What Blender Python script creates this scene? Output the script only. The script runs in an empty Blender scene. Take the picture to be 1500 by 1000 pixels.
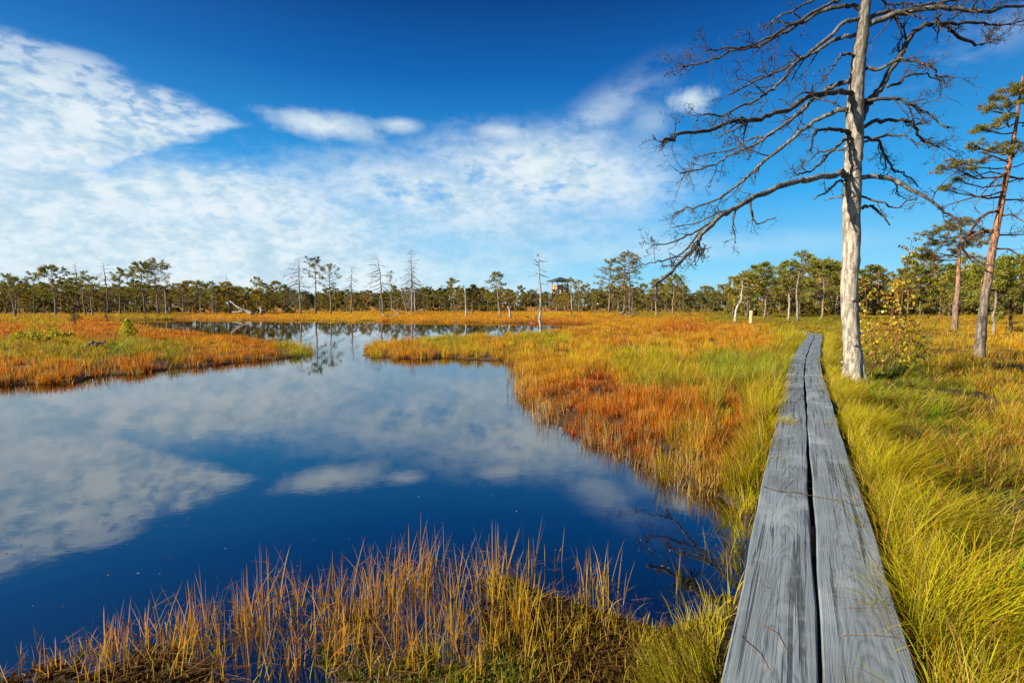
import bpy, math, random
import numpy as np
R = math.radians
scene = bpy.context.scene

# ------------------------------------------------------------------ camera
H = 1.75                      # lens above the water (water is z = 0)
PITCH = 4.0
cam_d = bpy.data.cameras.new('camera')
cam = bpy.data.objects.new('camera', cam_d)
scene.collection.objects.link(cam)
cam.location = (0, 0, H)
cam.rotation_euler = (R(90 - PITCH), 0, 0)
cam_d.lens = 18.0
cam_d.sensor_width = 36.0
cam_d.clip_start = 0.05
cam_d.clip_end = 9000
scene.camera = cam

CP, SP = math.cos(R(PITCH)), math.sin(R(PITCH))
def ray(px, py):
    dx = (px - 750) / 750.0; dy = (500 - py) / 750.0
    return np.array([dx, CP + dy * SP, -SP + dy * CP])
def gp(px, py, z=0.0):
    d = ray(px, py); t = (z - H) / d[2]
    return np.array([d[0] * t, d[1] * t, z])
def atd(px, py, Y):
    d = ray(px, py); t = Y / d[1]
    return np.array([d[0] * t, Y, H + d[2] * t])
def proj(P):
    """ground points -> photo pixels (to look up what grows where)"""
    x, y, z = P[:, 0], P[:, 1], P[:, 2] - H
    f = np.maximum(y * CP - z * SP, 1e-3); u = y * SP + z * CP
    return 750 + 750 * x / f, 500 - 750 * u / f

# ------------------------------------------------------------------ light
SUN_EL, SUN_AZ = 25.0, 249.0          # azimuth clockwise from +Y
sdir = np.array([math.sin(R(SUN_AZ)) * math.cos(R(SUN_EL)), math.cos(R(SUN_AZ)) * math.cos(R(SUN_EL)), math.sin(R(SUN_EL))])
sl = bpy.data.lights.new('sun', 'SUN'); sun = bpy.data.objects.new('sun', sl)
scene.collection.objects.link(sun)
sl.energy = 5.0; sl.angle = R(0.5); sl.color = (1.0, 0.93, 0.80)
from mathutils import Vector
sun.rotation_euler = Vector(sdir).to_track_quat('Z', 'Y').to_euler()
vs = scene.view_settings
vs.view_transform = 'Standard'; vs.look = 'None'; vs.exposure = 1.0; vs.gamma = 1.0
scene.cycles.max_bounces = 8
scene.cycles.transparent_max_bounces = 8
scene.cycles.caustics_reflective = False
scene.cycles.caustics_refractive = False

# ------------------------------------------------------------------ node helper
class NT:
    def __init__(s, nt): s.nt = nt; nt.nodes.clear()
    def n(s, t, **kw):
        o = s.nt.nodes.new(t)
        for k, v in kw.items(): setattr(o, k, v)
        return o
    def put(s, sock, v):
        if v is None: return
        if isinstance(v, bpy.types.NodeSocket): s.nt.links.new(v, sock)
        else: sock.default_value = v
    def m(s, op, a, b=None, c=None, clamp=False):
        o = s.n('ShaderNodeMath', operation=op, use_clamp=clamp)
        s.put(o.inputs[0], a); s.put(o.inputs[1], b); s.put(o.inputs[2], c)
        return o.outputs[0]
    def add(s, a, b): return s.m('ADD', a, b)
    def mul(s, a, b): return s.m('MULTIPLY', a, b)
    def sub(s, a, b): return s.m('SUBTRACT', a, b)
    def mx(s, a, b): return s.m('MAXIMUM', a, b)
    def mn(s, a, b): return s.m('MINIMUM', a, b)
    def vm(s, op, a, b=None):
        o = s.n('ShaderNodeVectorMath', operation=op)
        s.put(o.inputs[0], a); s.put(o.inputs[1], b)
        return o.outputs['Value'] if op in ('DOT_PRODUCT', 'LENGTH') else o.outputs[0]
    def ss(s, v, lo, hi, a=0.0, b=1.0):
        o = s.n('ShaderNodeMapRange', interpolation_type='SMOOTHSTEP')
        s.put(o.inputs[0], v)
        for i, q in enumerate((lo, hi, a, b)): s.put(o.inputs[1 + i], q)
        return o.outputs[0]
    def noise(s, vec, scale, detail=4, rough=0.5, dist=0.0, color=False):
        o = s.n('ShaderNodeTexNoise'); s.put(o.inputs['Vector'], vec)
        o.inputs['Scale'].default_value = scale; o.inputs['Detail'].default_value = detail
        o.inputs['Roughness'].default_value = rough; o.inputs['Distortion'].default_value = dist
        return o.outputs['Color' if color else 'Fac']
    def map(s, vec, scale=(1, 1, 1), rot=(0, 0, 0), loc=(0, 0, 0)):
        o = s.n('ShaderNodeMapping'); s.put(o.inputs['Vector'], vec)
        o.inputs['Scale'].default_value = scale; o.inputs['Rotation'].default_value = rot; o.inputs['Location'].default_value = loc
        return o.outputs[0]
    def mix(s, f, a, b, blend='MIX'):
        o = s.n('ShaderNodeMix', data_type='RGBA', blend_type=blend)
        s.put(o.inputs[0], f); s.put(o.inputs[6], a if not isinstance(a, tuple) else (*a, 1)[:4]); s.put(o.inputs[7], b if not isinstance(b, tuple) else (*b, 1)[:4])
        return o.outputs[2]
    def ramp(s, f, stops):
        o = s.n('ShaderNodeValToRGB'); s.put(o.inputs[0], f)
        e = o.color_ramp.elements
        while len(e) < len(stops): e.new(0.5)
        for q, (p, c) in zip(e, stops): q.position = p; q.color = (*c, 1)
        return o.outputs[0]

# ------------------------------------------------------------------ sky
W = bpy.data.worlds.new('World'); scene.world = W; W.use_nodes = True
k = NT(W.node_tree)
tc = k.n('ShaderNodeTexCoord'); D = tc.outputs['Generated']
sky = k.n('ShaderNodeTexSky', sky_type='NISHITA', sun_disc=False)
sky.sun_elevation = R(SUN_EL); sky.sun_rotation = R(SUN_AZ)
sky.air_density = 1.0; sky.dust_density = 0.3; sky.ozone_density = 2.5
SKYS = 0.10
sep = k.n('ShaderNodeSeparateXYZ'); k.put(sep.inputs[0], D)
z = sep.outputs[2]; zc = k.mx(z, 0.03)
# a polarising filter: deepens the blue away from the sun
sc_ = k.n('ShaderNodeSeparateColor'); k.put(sc_.inputs[0], sky.outputs[0])
def grade(ch, gain, p): return k.mul(k.m('POWER', k.mul(sc_.outputs[ch], SKYS), p), gain / SKYS)
cc = k.n('ShaderNodeCombineColor')
k.put(cc.inputs[0], grade(0, 0.95, 1.75)); k.put(cc.inputs[1], grade(1, 0.98, 1.22)); k.put(cc.inputs[2], grade(2, 0.98, 0.86))
grad = k.ramp(z, [(0.0, (.46, .76, .94)), (.06, (.25, .66, .94)), (.19, (.045, .40, .85)), (.39, (.007, .130, .46)), (.50, (.0035, .052, .225)), (.62, (.002, .028, .125)), (1.0, (.002, .022, .11))])
gsc = k.mix(1.0, grad, (7.4, 7.4, 7.4), 'MULTIPLY'); gsc.node.clamp_result = False
blue = k.mix(0.96, cc.outputs[0], gsc)
# paler towards the sun's side
blue = k.mix(k.ss(sep.outputs[0], -0.2, -1.0, 0.0, 0.18), blue, (.7, 2.3, 4.2))
# cloud layer coordinates: where the view ray meets a level sheet overhead
P = k.vm('DIVIDE', D, None); dv = P.node
cmb = k.n('ShaderNodeCombineXYZ')
for i in range(3): k.put(cmb.inputs[i], zc)
k.put(dv.inputs[1], cmb.outputs[0])
n_big = k.noise(P, 0.9, 5, 0.55)
n_mid = k.noise(k.map(D, (1, 1, 2.4), (0, 0.3, 0)), 8.0, 6, 0.6, 0.2)
n_cell = k.noise(k.map(D, (1.0, 1.0, 2.1), (0, 0.33, 0)), 38.0, 3, 0.55, 0.35)
n_rip = k.noise(k.map(D, (1, 1, 2.6), (0, .25, 0)), 14.0, 5, 0.6, 0.2)
n_dir = k.noise(k.map(D, (1, 1, 2.2)), 7.0, 6, 0.6)
n_puff = k.noise(k.map(D, (1, 1, 1.6)), 17.0, 5, 0.6)
def nrm(v): return v / np.linalg.norm(v)
def below(p, q, w, wob=0.0, wn=None):
    n = nrm(np.cross(nrm(ray(*p)), nrm(ray(*q))))
    if np.dot(n, nrm(ray((p[0] + q[0]) / 2, max(p[1], q[1]) + 300))) < 0: n = -n
    d = k.vm('DOT_PRODUCT', D, tuple(n))
    if wob: d = k.add(d, k.mul(k.sub(wn, 0.5), wob))
    return k.ss(d, -w, w)
def ell(px, py, rx, ry, ang=0.0, inner=0.35, outer=1.15, wob=0.0, wn=None):
    c = nrm(ray(px, py)); r = nrm(np.cross(c, (0, 0, 1))); u = np.cross(r, c)
    a = R(ang); r2 = r * math.cos(a) + u * math.sin(a); u2 = -r * math.sin(a) + u * math.cos(a)
    dc = k.vm('DOT_PRODUCT', D, tuple(c)); dcs = k.mx(dc, 0.05)
    sc = 750 * (1 + ((px - 750) / 750) ** 2 + ((py - 500) / 750) ** 2) ** 0.5
    aa = k.m('DIVIDE', k.vm('DOT_PRODUCT', D, tuple(r2 * sc / rx)), dcs)
    bb = k.m('DIVIDE', k.vm('DOT_PRODUCT', D, tuple(u2 * sc / ry)), dcs)
    e = k.m('SQRT', k.add(k.mul(aa, aa), k.mul(bb, bb)))
    if wob: e = k.add(e, k.mul(k.sub(wn, 0.5), wob))
    return k.mul(k.ss(e, outer, inner), k.m('GREATER_THAN', dc, 0.05))
# the big mackerel sheet on the left
edge = below((0, 40), (345, 176), 0.012, 0.05, n_mid)
low = below((150, 215), (640, 300), 0.05, 0.16, n_mid)
wedge = k.sub(1.0, below((215, 222), (360, 178), 0.010, 0.05, n_mid))
sheet_m = k.mul(edge, k.mx(low, k.mul(wedge, ell(60, 120, 330, 190, 0, 0.8, 1.12))))
right_fade = ell(40, 330, 760, 340, 0, 0.50, 1.05)
near_edge = k.sub(1.0, below((0, 115), (345, 222), 0.10))
cells = k.ss(k.add(k.mul(n_cell, 0.58), k.add(k.mul(n_rip, 0.22), k.mul(n_mid, 0.24))), 0.41, 0.58, 0.22, 1.0)
soft = k.ss(k.add(k.mul(n_mid, 0.6), k.mul(n_big, 0.4)), 0.20, 0.55, 0.82, 1.0)
tex = k.mul(soft, k.mul(k.ss(n_cell, 0.3, 0.62, 0.88, 1.0), k.ss(n_rip, .32, .60, .87, 1.0)))
sheet = k.mul(k.mul(sheet_m, right_fade), k.mix(near_edge, tex, cells))
n_bk = k.noise(k.map(D, (1, 1, 1.9), (0, -.15, 0)), 16.0, 7, 0.60, 0.2)
# broken bank in the middle
bank = k.mx(ell(810, 258, 225, 72, -6, 0.25, 1.25, 1.0, n_bk), k.mul(ell(640, 285, 230, 60, -5, 0.2, 1.3, 1.0, n_bk), 0.95))
bank = k.mul(bank, k.ss(k.add(k.mul(n_bk, .65), k.mul(n_dir, .35)), 0.38, 0.53, 0.34, 1.0))
streak = k.mul(ell(860, 185, 150, 40, 32, 0.1, 1.3, 1.0, n_dir), k.ss(n_dir, 0.36, 0.66, 0.0, 0.62))
small = ell(478, 185, 84, 21, -2, 0.0, 1.3, 1.7, n_puff)
small2 = k.mul(ell(585, 184, 34, 12, 0, 0.1, 1.3, 0.9, n_puff), 0.8)
small3 = k.mul(ell(735, 193, 40, 12, -4, 0.0, 1.3, 1.0, n_puff), 0.6)
n_tuft = k.noise(D, 32.0, 6, 0.62)
puff = ell(1014, 148, 30, 20, 0, 0.0, 1.3, 1.9, n_tuft)
puff2 = k.mul(ell(955, 178, 30, 24, 20, 0.0, 1.4, 1.2, n_puff), 0.45)
thin = k.mul(ell(760, 335, 260, 34, -3, 0.0, 1.3, 0.8, n_mid), 0.55)
thin2 = k.mul(ell(880, 372, 380, 22, 2, 0.0, 1.3, 0.8, n_mid), 0.4)
veil = k.mul(k.mul(k.ss(z, 0.20, 0.0), ell(250, 400, 900, 190, 0, 0.3, 1.15)), 0.92)
wisp = k.mul(k.mul(ell(1400, 70, 180, 45, 10, 0.0, 1.3, 1.0, n_dir), k.ss(n_dir, .45, .65)), 0.3)
# fair-weather cloud in the part of the sky behind the photographer
sepD = sep.outputs[1]
behind = k.mul(k.ss(sepD, 0.0, -0.4), k.ss(n_big, 0.5, 0.68))
dens = sheet
for q in (bank, streak, small, small2, small3, puff, puff2, thin, thin2, veil, wisp, behind):
    dens = k.sub(1.0, k.mul(k.sub(1.0, dens), k.sub(1.0, q)))
dens = k.mul(dens, 0.93)
shade = k.ss(k.add(k.mul(n_cell, 0.3), k.add(k.mul(n_puff, 0.45), k.mul(n_dir, 0.25))), 0.36, 0.60)
ccol = k.mix(shade, (3.7, 5.0, 5.8), (6.0, 6.6, 6.85))
out = k.mix(dens, blue, ccol)
bg = k.n('ShaderNodeBackground'); k.put(bg.inputs[0], out); bg.inputs[1].default_value = 0.0708
wo = k.n('ShaderNodeOutputWorld'); k.nt.links.new(bg.outputs[0], wo.inputs[0])

# ------------------------------------------------------------------ mesh helpers
rs = np.random.RandomState(7)
COL = scene.collection
class MB:
    """collects shapes that become ONE mesh object"""
    def __init__(s): s.V = []; s.F = []; s.C = []; s.nv = 0
    def addv(s, V, F, C=(1, 1, 1)):
        V = np.asarray(V, float); s.V.append(V)
        for f in F: s.F.append([int(i) + s.nv for i in f])
        C = np.asarray(C, float)
        s.C.append(np.broadcast_to(C, (len(V), 3)) if C.ndim == 1 else C)
        s.nv += len(V)
    def tube(s, pts, rad, n=6, col=(1, 1, 1), cap=True, rough=0.0, rng=None):
        pts = np.asarray(pts, float); m = len(pts); rad = np.broadcast_to(np.asarray(rad, float), (m,))
        t = np.gradient(pts, axis=0); t /= np.linalg.norm(t, axis=1)[:, None] + 1e-9
        ref = np.array([0.31, 0.17, 0.93]) if abs(t[0][2]) < 0.8 else np.array([1.0, 0.2, 0.1])
        a = np.cross(t, ref); a /= np.linalg.norm(a, axis=1)[:, None] + 1e-9
        b = np.cross(t, a)
        th = np.arange(n) * 2 * math.pi / n
        rr = rad[:, None] * np.ones(n)
        if rough and rng is not None: rr = rr * (1 + rough * rng.randn(m, n))
        V = pts[:, None, :] + rr[:, :, None] * (np.cos(th)[None, :, None] * a[:, None, :] + np.sin(th)[None, :, None] * b[:, None, :])
        F = []
        for i in range(m - 1):
            for j in range(n):
                j2 = (j + 1) % n
                F.append((i * n + j, i * n + j2, (i + 1) * n + j2, (i + 1) * n + j))
        if cap: F.append(tuple(range(n - 1, -1, -1))); F.append(tuple((m - 1) * n + j for j in range(n)))
        C = np.asarray(col, float)
        if C.ndim == 2: C = np.repeat(C, n, axis=0)
        s.addv(V.reshape(-1, 3), F, C)
    def box(s, c, size, rot=0.0, col=(1, 1, 1), tilt=None):
        x, y, z = [q / 2 for q in size]
        V = np.array([(-x, -y, -z), (x, -y, -z), (x, y, -z), (-x, y, -z), (-x, -y, z), (x, -y, z), (x, y, z), (-x, y, z)])
        if tilt is not None: V = V @ np.array(tilt).T
        cr, sr = math.cos(rot), math.sin(rot)
        V = V @ np.array([[cr, -sr, 0], [sr, cr, 0], [0, 0, 1]]).T + np.asarray(c)
        s.addv(V, [(3, 2, 1, 0), (4, 5, 6, 7), (0, 1, 5, 4), (1, 2, 6, 5), (2, 3, 7, 6), (3, 0, 4, 7)], col)
    def beam(s, p, q, w, h, col=(1, 1, 1)):
        p = np.asarray(p, float); q = np.asarray(q, float); t = q - p; L = np.linalg.norm(t); t /= L
        up = np.array([0, 0, 1.0]) if abs(t[2]) < 0.95 else np.array([0, 1.0, 0])
        a = nrm(np.cross(t, up)); b = np.cross(a, t)
        V = []
        for e in (p, q):
            for (i, j) in ((-1, -1), (1, -1), (1, 1), (-1, 1)): V.append(e + a * i * w / 2 + b * j * h / 2)
        s.addv(V, [(3, 2, 1, 0), (4, 5, 6, 7), (0, 1, 5, 4), (1, 2, 6, 5), (2, 3, 7, 6), (3, 0, 4, 7)], col)
    def spikes(s, pos, dr, L, w, col, side=None, rng=rs):
        """thin leaf-like triangles: root pos, direction dr, length L, width w (arrays)"""
        m = len(pos)
        if m == 0: return
        r = rng.randn(m, 3); sd = np.cross(dr, r); sd /= np.linalg.norm(sd, axis=1)[:, None] + 1e-9
        V = np.stack([pos - sd * (w * .5)[:, None], pos + sd * (w * .5)[:, None], pos + dr * (L * .55)[:, None] + sd * (w * .55)[:, None], pos + dr * L[:, None], pos + dr * (L * .55)[:, None] - sd * (w * .55)[:, None]], 1).reshape(-1, 3)
        i = np.arange(m)[:, None] * 5
        s.addv(V, (i + np.array([[0, 1, 2, 3, 4]])).tolist(), np.repeat(col, 5, axis=0))
    def build(s, name, mat, parent=None, smooth=True, origin=(0, 0, 0)):
        V = np.concatenate(s.V) - np.asarray(origin)
        me = bpy.data.meshes.new(name); me.from_pydata(V.tolist(), [], s.F)
        C = np.concatenate(s.C); ca = me.color_attributes.new('Col', 'FLOAT_COLOR', 'POINT')
        ca.data.foreach_set('color', np.concatenate([C, np.ones((len(C), 1))], 1).astype(np.float32).ravel())
        if smooth: me.polygons.foreach_set('use_smooth', [True] * len(me.polygons))
        me.materials.append(mat); me.update()
        o = bpy.data.objects.new(name, me); COL.objects.link(o)
        if parent is not None: o.parent = parent
        return o
def fastmesh(name, V, tri, quad, C, mat, origin=(0, 0, 0)):
    V = (V - np.asarray(origin)).astype(np.float32)
    me = bpy.data.meshes.new(name)
    me.vertices.add(len(V)); me.vertices.foreach_set('co', V.ravel())
    nq, ntr = len(quad), len(tri)
    me.loops.add(nq * 4 + ntr * 3)
    me.loops.foreach_set('vertex_index', np.concatenate([quad.ravel(), tri.ravel()]).astype(np.int32))
    me.polygons.add(nq + ntr)
    me.polygons.foreach_set('loop_start', np.concatenate([np.arange(nq) * 4, nq * 4 + np.arange(ntr) * 3]).astype(np.int32))
    me.polygons.foreach_set('use_smooth', np.ones(nq + ntr, bool))
    me.update(calc_edges=True)
    ca = me.color_attributes.new('Col', 'FLOAT_COLOR', 'POINT')
    ca.data.foreach_set('color', np.concatenate([C, np.ones((len(C), 1))], 1).astype(np.float32).ravel())
    me.materials.append(mat)
    o = bpy.data.objects.new(name, me); COL.objects.link(o); o.location = origin
    return o
def tag(o, label=None, cat=None, group=None, kind=None):
    if label: o['label'] = label
    if cat: o['category'] = cat
    if group: o['group'] = group
    if kind: o['kind'] = kind
    return o
def empty(name, loc, label=None, cat=None, group=None):
    o = bpy.data.objects.new(name, None); COL.objects.link(o); o.location = loc
    o.empty_display_size = 0.3
    return tag(o, label, cat, group)

# ------------------------------------------------------------------ materials
def material(name):
    m = bpy.data.materials.new(name); m.use_nodes = True
    return m, NT(m.node_tree)
def finish(q, sh, disp=None):
    o = q.n('ShaderNodeOutputMaterial'); q.nt.links.new(sh, o.inputs[0])
def bump(q, h, strength, dist=0.02):
    b = q.n('ShaderNodeBump'); q.put(b.inputs['Height'], h); b.inputs['Strength'].default_value = strength; b.inputs['Distance'].default_value = dist
    return b.outputs[0]
def attr(q): 
    a = q.n('ShaderNodeAttribute'); a.attribute_name = 'Col'; return a.outputs['Color']
def pos(q): return q.n('ShaderNodeNewGeometry').outputs['Position']
def bsdf(q, col, rough, nor=None, spec=0.5):
    b = q.n('ShaderNodeBsdfPrincipled'); q.put(b.inputs['Base Color'], col if not isinstance(col, tuple) else (*col, 1))
    q.put(b.inputs['Roughness'], rough); b.inputs['Specular IOR Level'].default_value = spec
    if nor is not None: q.put(b.inputs['Normal'], nor)
    return b.outputs[0]
def leafy(name, trans, gloss=0.0, rough=0.45):
    m, q = material(name); c = attr(q)
    d = q.n('ShaderNodeBsdfDiffuse'); q.put(d.inputs[0], c)
    t = q.n('ShaderNodeBsdfTranslucent'); q.put(t.inputs[0], c)
    x = q.n('ShaderNodeMixShader'); x.inputs[0].default_value = trans
    q.nt.links.new(d.outputs[0], x.inputs[1]); q.nt.links.new(t.outputs[0], x.inputs[2]); o = x.outputs[0]
    if gloss:
        g = q.n('ShaderNodeBsdfGlossy'); g.inputs['Roughness'].default_value = rough
        g.inputs[0].default_value = (1, 1, 1, 1)
        y = q.n('ShaderNodeMixShader'); y.inputs[0].default_value = gloss
        q.nt.links.new(o, y.inputs[1]); q.nt.links.new(g.outputs[0], y.inputs[2]); o = y.outputs[0]
    finish(q, o); return m
M_grass = leafy('grass_blades', 0.48)
M_needle = leafy('pine_needles', 0.35, 0.015)
M_leaf = leafy('birch_leaves', 0.45, 0.02)
M_moss = leafy('sphagnum', 0.25)

m, q = material('peat_ground'); p = pos(q)
n1 = q.noise(p, 3.0, 6, 0.65); n2 = q.noise(p, 22.0, 4, 0.6)
c = q.mix(q.ss(n2, 0.3, 0.7), (0.55, 0.5, 0.45), (1.25, 1.2, 1.1))
c = q.mix(1.0, attr(q), c, 'MULTIPLY')
finish(q, bsdf(q, c, 0.9, bump(q, q.add(n1, n2), 0.6, 0.05), 0.2)); M_ground = m

m, q = material('pool_water'); p = pos(q)
wn = q.noise(q.map(p, (1, 1, 1)), 2.2, 3, 0.5); wf = q.noise(q.map(p, (1.0, 2.2, 1)), 11.0, 2, 0.5)
nb = bump(q, q.add(q.mul(wn, 0.8), q.mul(wf, 0.10)), 0.07, 0.015)
fr = q.n('ShaderNodeFresnel'); fr.inputs['IOR'].default_value = 3.7; q.put(fr.inputs['Normal'], nb)
gl = q.n('ShaderNodeBsdfGlossy'); gl.inputs['Roughness'].default_value = 0.015; gl.inputs[0].default_value = (0.97, 0.98, 1, 1); q.put(gl.inputs['Normal'], nb)
tr = q.n('ShaderNodeBsdfTransparent'); tr.inputs[0].default_value = (0.42, 0.27, 0.20, 1)
mxs = q.n('ShaderNodeMixShader'); q.put(mxs.inputs[0], fr.outputs[0]); q.nt.links.new(tr.outputs[0], mxs.inputs[1]); q.nt.links.new(gl.outputs[0], mxs.inputs[2])
finish(q, mxs.outputs[0]); M_water = m

def plank_mat():
    m, q = material('weathered_plank')
    oc = q.n('ShaderNodeTexCoord').outputs['Object']
    oi = q.n('ShaderNodeObjectInfo'); rnd = oi.outputs['Random']
    off = q.n('ShaderNodeCombineXYZ'); q.put(off.inputs[0], q.mul(rnd, 37.0)); q.put(off.inputs[1], q.mul(rnd, 91.0))
    v = q.vm('ADD', oc, off.outputs[0])
    warp = q.noise(q.map(v, (3.0, 0.9, 1)), 2.0, 3, 0.5)
    # knots bend the grain round them
    vo = q.n('ShaderNodeTexVoronoi'); q.put(vo.inputs['Vector'], q.map(v, (2.3, 1.15, 0.0))); vo.inputs['Scale'].default_value = 1.6
    kn = vo.outputs['Distance']
    knot = q.ss(kn, 0.17, 0.0)
    knot_core = q.ss(kn, 0.055, 0.030)
    s3 = q.n('ShaderNodeSeparateXYZ'); q.put(s3.inputs[0], v)
    gx = q.add(q.mul(s3.outputs[0], 1.0), q.add(q.mul(warp, 0.06), q.mul(knot, 0.10)))
    cx = q.add(s3.outputs[0], q.sub(q.mul(off.inputs[0].links[0].from_socket, -1.0), q.mul(q.sub(rnd, .5), .12)))
    arch = q.add(q.mul(q.mul(cx, cx), 62.0), q.add(q.mul(s3.outputs[1], 0.55), q.add(q.mul(warp, 1.1), q.mul(knot, 0.45))))
    rings = q.m('POWER', q.add(q.mul(q.m('SINE', q.mul(arch, 38.0)), .5), .5), 2.5)
    fine = q.noise(q.map(v, (170, 2.2, 1)), 1.0, 4, 0.6)
    fine2 = q.noise(q.map(v, (60, 0.9, 1)), 1.0, 4, 0.65)
    broad = q.noise(q.map(v, (5, 0.8, 1)), 1.0, 4, 0.6)
    blotch = q.noise(v, 9.0, 4, 0.6)
    g = q.add(q.mul(rings, -0.13), q.add(q.mul(fine, 0.62), q.mul(fine2, 0.50)))
    col = q.ramp(g, [(0.18, (0.022, 0.026, 0.029)), (0.38, (0.105, 0.125, 0.138)), (0.56, (0.215, 0.250, 0.268)), (0.80, (0.345, 0.385, 0.400))])
    # long drying cracks, gathered along the middle of the board
    crk = q.noise(q.map(v, (30, 0.42, 1)), 1.0, 3, 0.55, 0.5)
    mid = q.ss(q.m('ABSOLUTE', q.add(s3.outputs[0], q.mul(rnd, -0.0))), 0.16, 0.0)
    crack = q.mul(q.ss(crk, 0.560, 0.605), q.ss(broad, 0.36, 0.54))
    col = q.mix(q.mul(crack, 0.85), col, (0.028, 0.030, 0.032))
    col = q.mix(q.ss(blotch, 0.52, 0.72, 0.0, 0.40), col, (0.30, 0.32, 0.31))
    col = q.mix(q.ss(broad, 0.35, 0.70, 0.30, 0.0), col, (0.14, 0.15, 0.155))
    st = q.noise(q.map(v, (2.2, .9, 1)), 1.6, 5, .6)
    col = q.mix(q.ss(st, .52, .72, 0.0, .42), col, (.115, .095, .075))
    col = q.mix(q.ss(st, .48, .34, 0.0, .50), col, (.37, .395, .395))
    col = q.mix(q.mul(knot_core, 0.75), col, (0.085, 0.080, 0.075))
    h = q.sub(q.add(q.mul(g, 0.6), q.mul(knot, 0.1)), q.mul(crack, 1.0))
    finish(q, bsdf(q, col, 0.72, bump(q, h, 0.55, 0.006), 0.35)); return m
M_plank = plank_mat()

def bark_mat(name, fleck, light, s=1.0, strength=0.6):
    """tint comes from the mesh (what part of the tree it is), pattern from the bark"""
    m, q = material(name); oc = q.n('ShaderNodeTexCoord').outputs['Object']
    a = q.noise(q.map(oc, (20 * s, 20 * s, 3.6 * s)), 1.0, 6, 0.65); b = q.noise(q.map(oc, (5 * s, 5 * s, 3.5 * s)), 1.0, 5, 0.65)
    f = q.noise(oc, 34 * s, 3, 0.6)
    c = attr(q)
    c = q.mix(q.ss(a, 0.42, 0.59), q.mix(1.0, c, fleck, 'MULTIPLY'), q.mix(1.0, c, light, 'MULTIPLY'))
    c = q.mix(q.ss(b, 0.54, 0.62, 0.0, 0.50), c, q.mix(1.0, c, (0.35, 0.33, 0.31), 'MULTIPLY'))
    c = q.mix(q.ss(f, 0.58, 0.66, 0.0, 0.55), c, q.mix(1.0, c, (0.22, 0.20, 0.18), 'MULTIPLY'))
    finish(q, bsdf(q, c, 0.85, bump(q, q.add(a, q.mul(f, 0.5)), strength, 0.02), 0.2)); return m
M_dead = bark_mat('bare_grey_wood', (0.48, 0.46, 0.43), (1.15, 1.12, 1.06), 1.0, 0.9)
M_bark = bark_mat('pine_bark', (0.45, 0.42, 0.40), (1.25, 1.2, 1.12), 1.0, 1.0)
def wood_mat(name, c0, c1, rough=0.75):
    m, q = material(name); oc = q.n('ShaderNodeTexCoord').outputs['Object']
    a = q.noise(q.map(oc, (6, 6, 1.5)), 1.0, 5, 0.6)
    finish(q, bsdf(q, q.mix(q.ss(a, 0.3, 0.7), c0, c1), rough, bump(q, a, 0.3, 0.02), 0.3)); return m
M_tower = wood_mat('tower_timber', (0.28, 0.19, 0.10), (0.48, 0.34, 0.19))
M_towerdk = wood_mat('tower_dark_timber', (0.10, 0.075, 0.055), (0.19, 0.14, 0.10))
M_roof = wood_mat('green_roof_felt', (0.030, 0.050, 0.036), (0.065, 0.092, 0.066), 0.6)
M_post = wood_mat('post_wood', (0.46, 0.29, 0.10), (0.70, 0.50, 0.22))

# ------------------------------------------------------------------ ground shape
def vnoise(x, y, seed=0):
    xi = np.floor(x).astype(np.int64); yi = np.floor(y).astype(np.int64); fx = x - xi; fy = y - yi
    def h(a, b):
        n = (a * 374761393 + b * 668265263 + seed * 144665) & 0x7fffffff
        n = ((n ^ (n >> 13)) * 1274126177) & 0x7fffffff
        return ((n ^ (n >> 16)) & 0xffff) / 65535.0
    fx = fx * fx * (3 - 2 * fx); fy = fy * fy * (3 - 2 * fy)
    return (h(xi, yi) * (1 - fx) + h(xi + 1, yi) * fx) * (1 - fy) + (h(xi, yi + 1) * (1 - fx) + h(xi + 1, yi + 1) * fx) * fy
def fbm(x, y, seed=0, o=4):
    s = 0; a = 0.5
    for i in range(o): s = s + a * vnoise(x * 2 ** i, y * 2 ** i, seed + i); a *= 0.5
    return s
WPX = [(-700, 600), (-300, 588), (0, 566), (60, 561), (100, 562), (160, 549), (200, 548), (260, 539), (300, 537), (360, 530), (400, 527), (438, 522), (452, 513), (430, 508), (380, 501), (300, 491), (220, 483),
       (190, 475), (168, 470.5), (172, 469), (250, 468.2), (400, 469), (500, 469.6), (600, 471), (700, 472.5), (800, 474), (862, 474.5), (905, 474.3), (900, 476), (858, 479.5), (820, 485), (790, 489), (740, 494), (640, 498), (575, 504), (538, 511),
       (540, 522), (600, 526), (660, 524), (700, 527), (740, 528), (765, 536), (752, 548), (770, 556), (762, 575), (790, 598), (812, 618), (850, 636), (885, 655), (930, 676), (985, 706), (1045, 722), (1078, 742), (1092, 775), (1102, 800), (1098, 850), (1082, 885), (1045, 908),
       (960, 915), (880, 895), (820, 872), (770, 845), (700, 828), (640, 822), (585, 832), (530, 843), (470, 862), (420, 868), (360, 885), (280, 908), (210, 935), (150, 950), (90, 962), (0, 992), (-250, 1090), (-900, 1050), (-1500, 800)]
WPOLY = np.array([gp(*p)[:2] for p in WPX])
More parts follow.
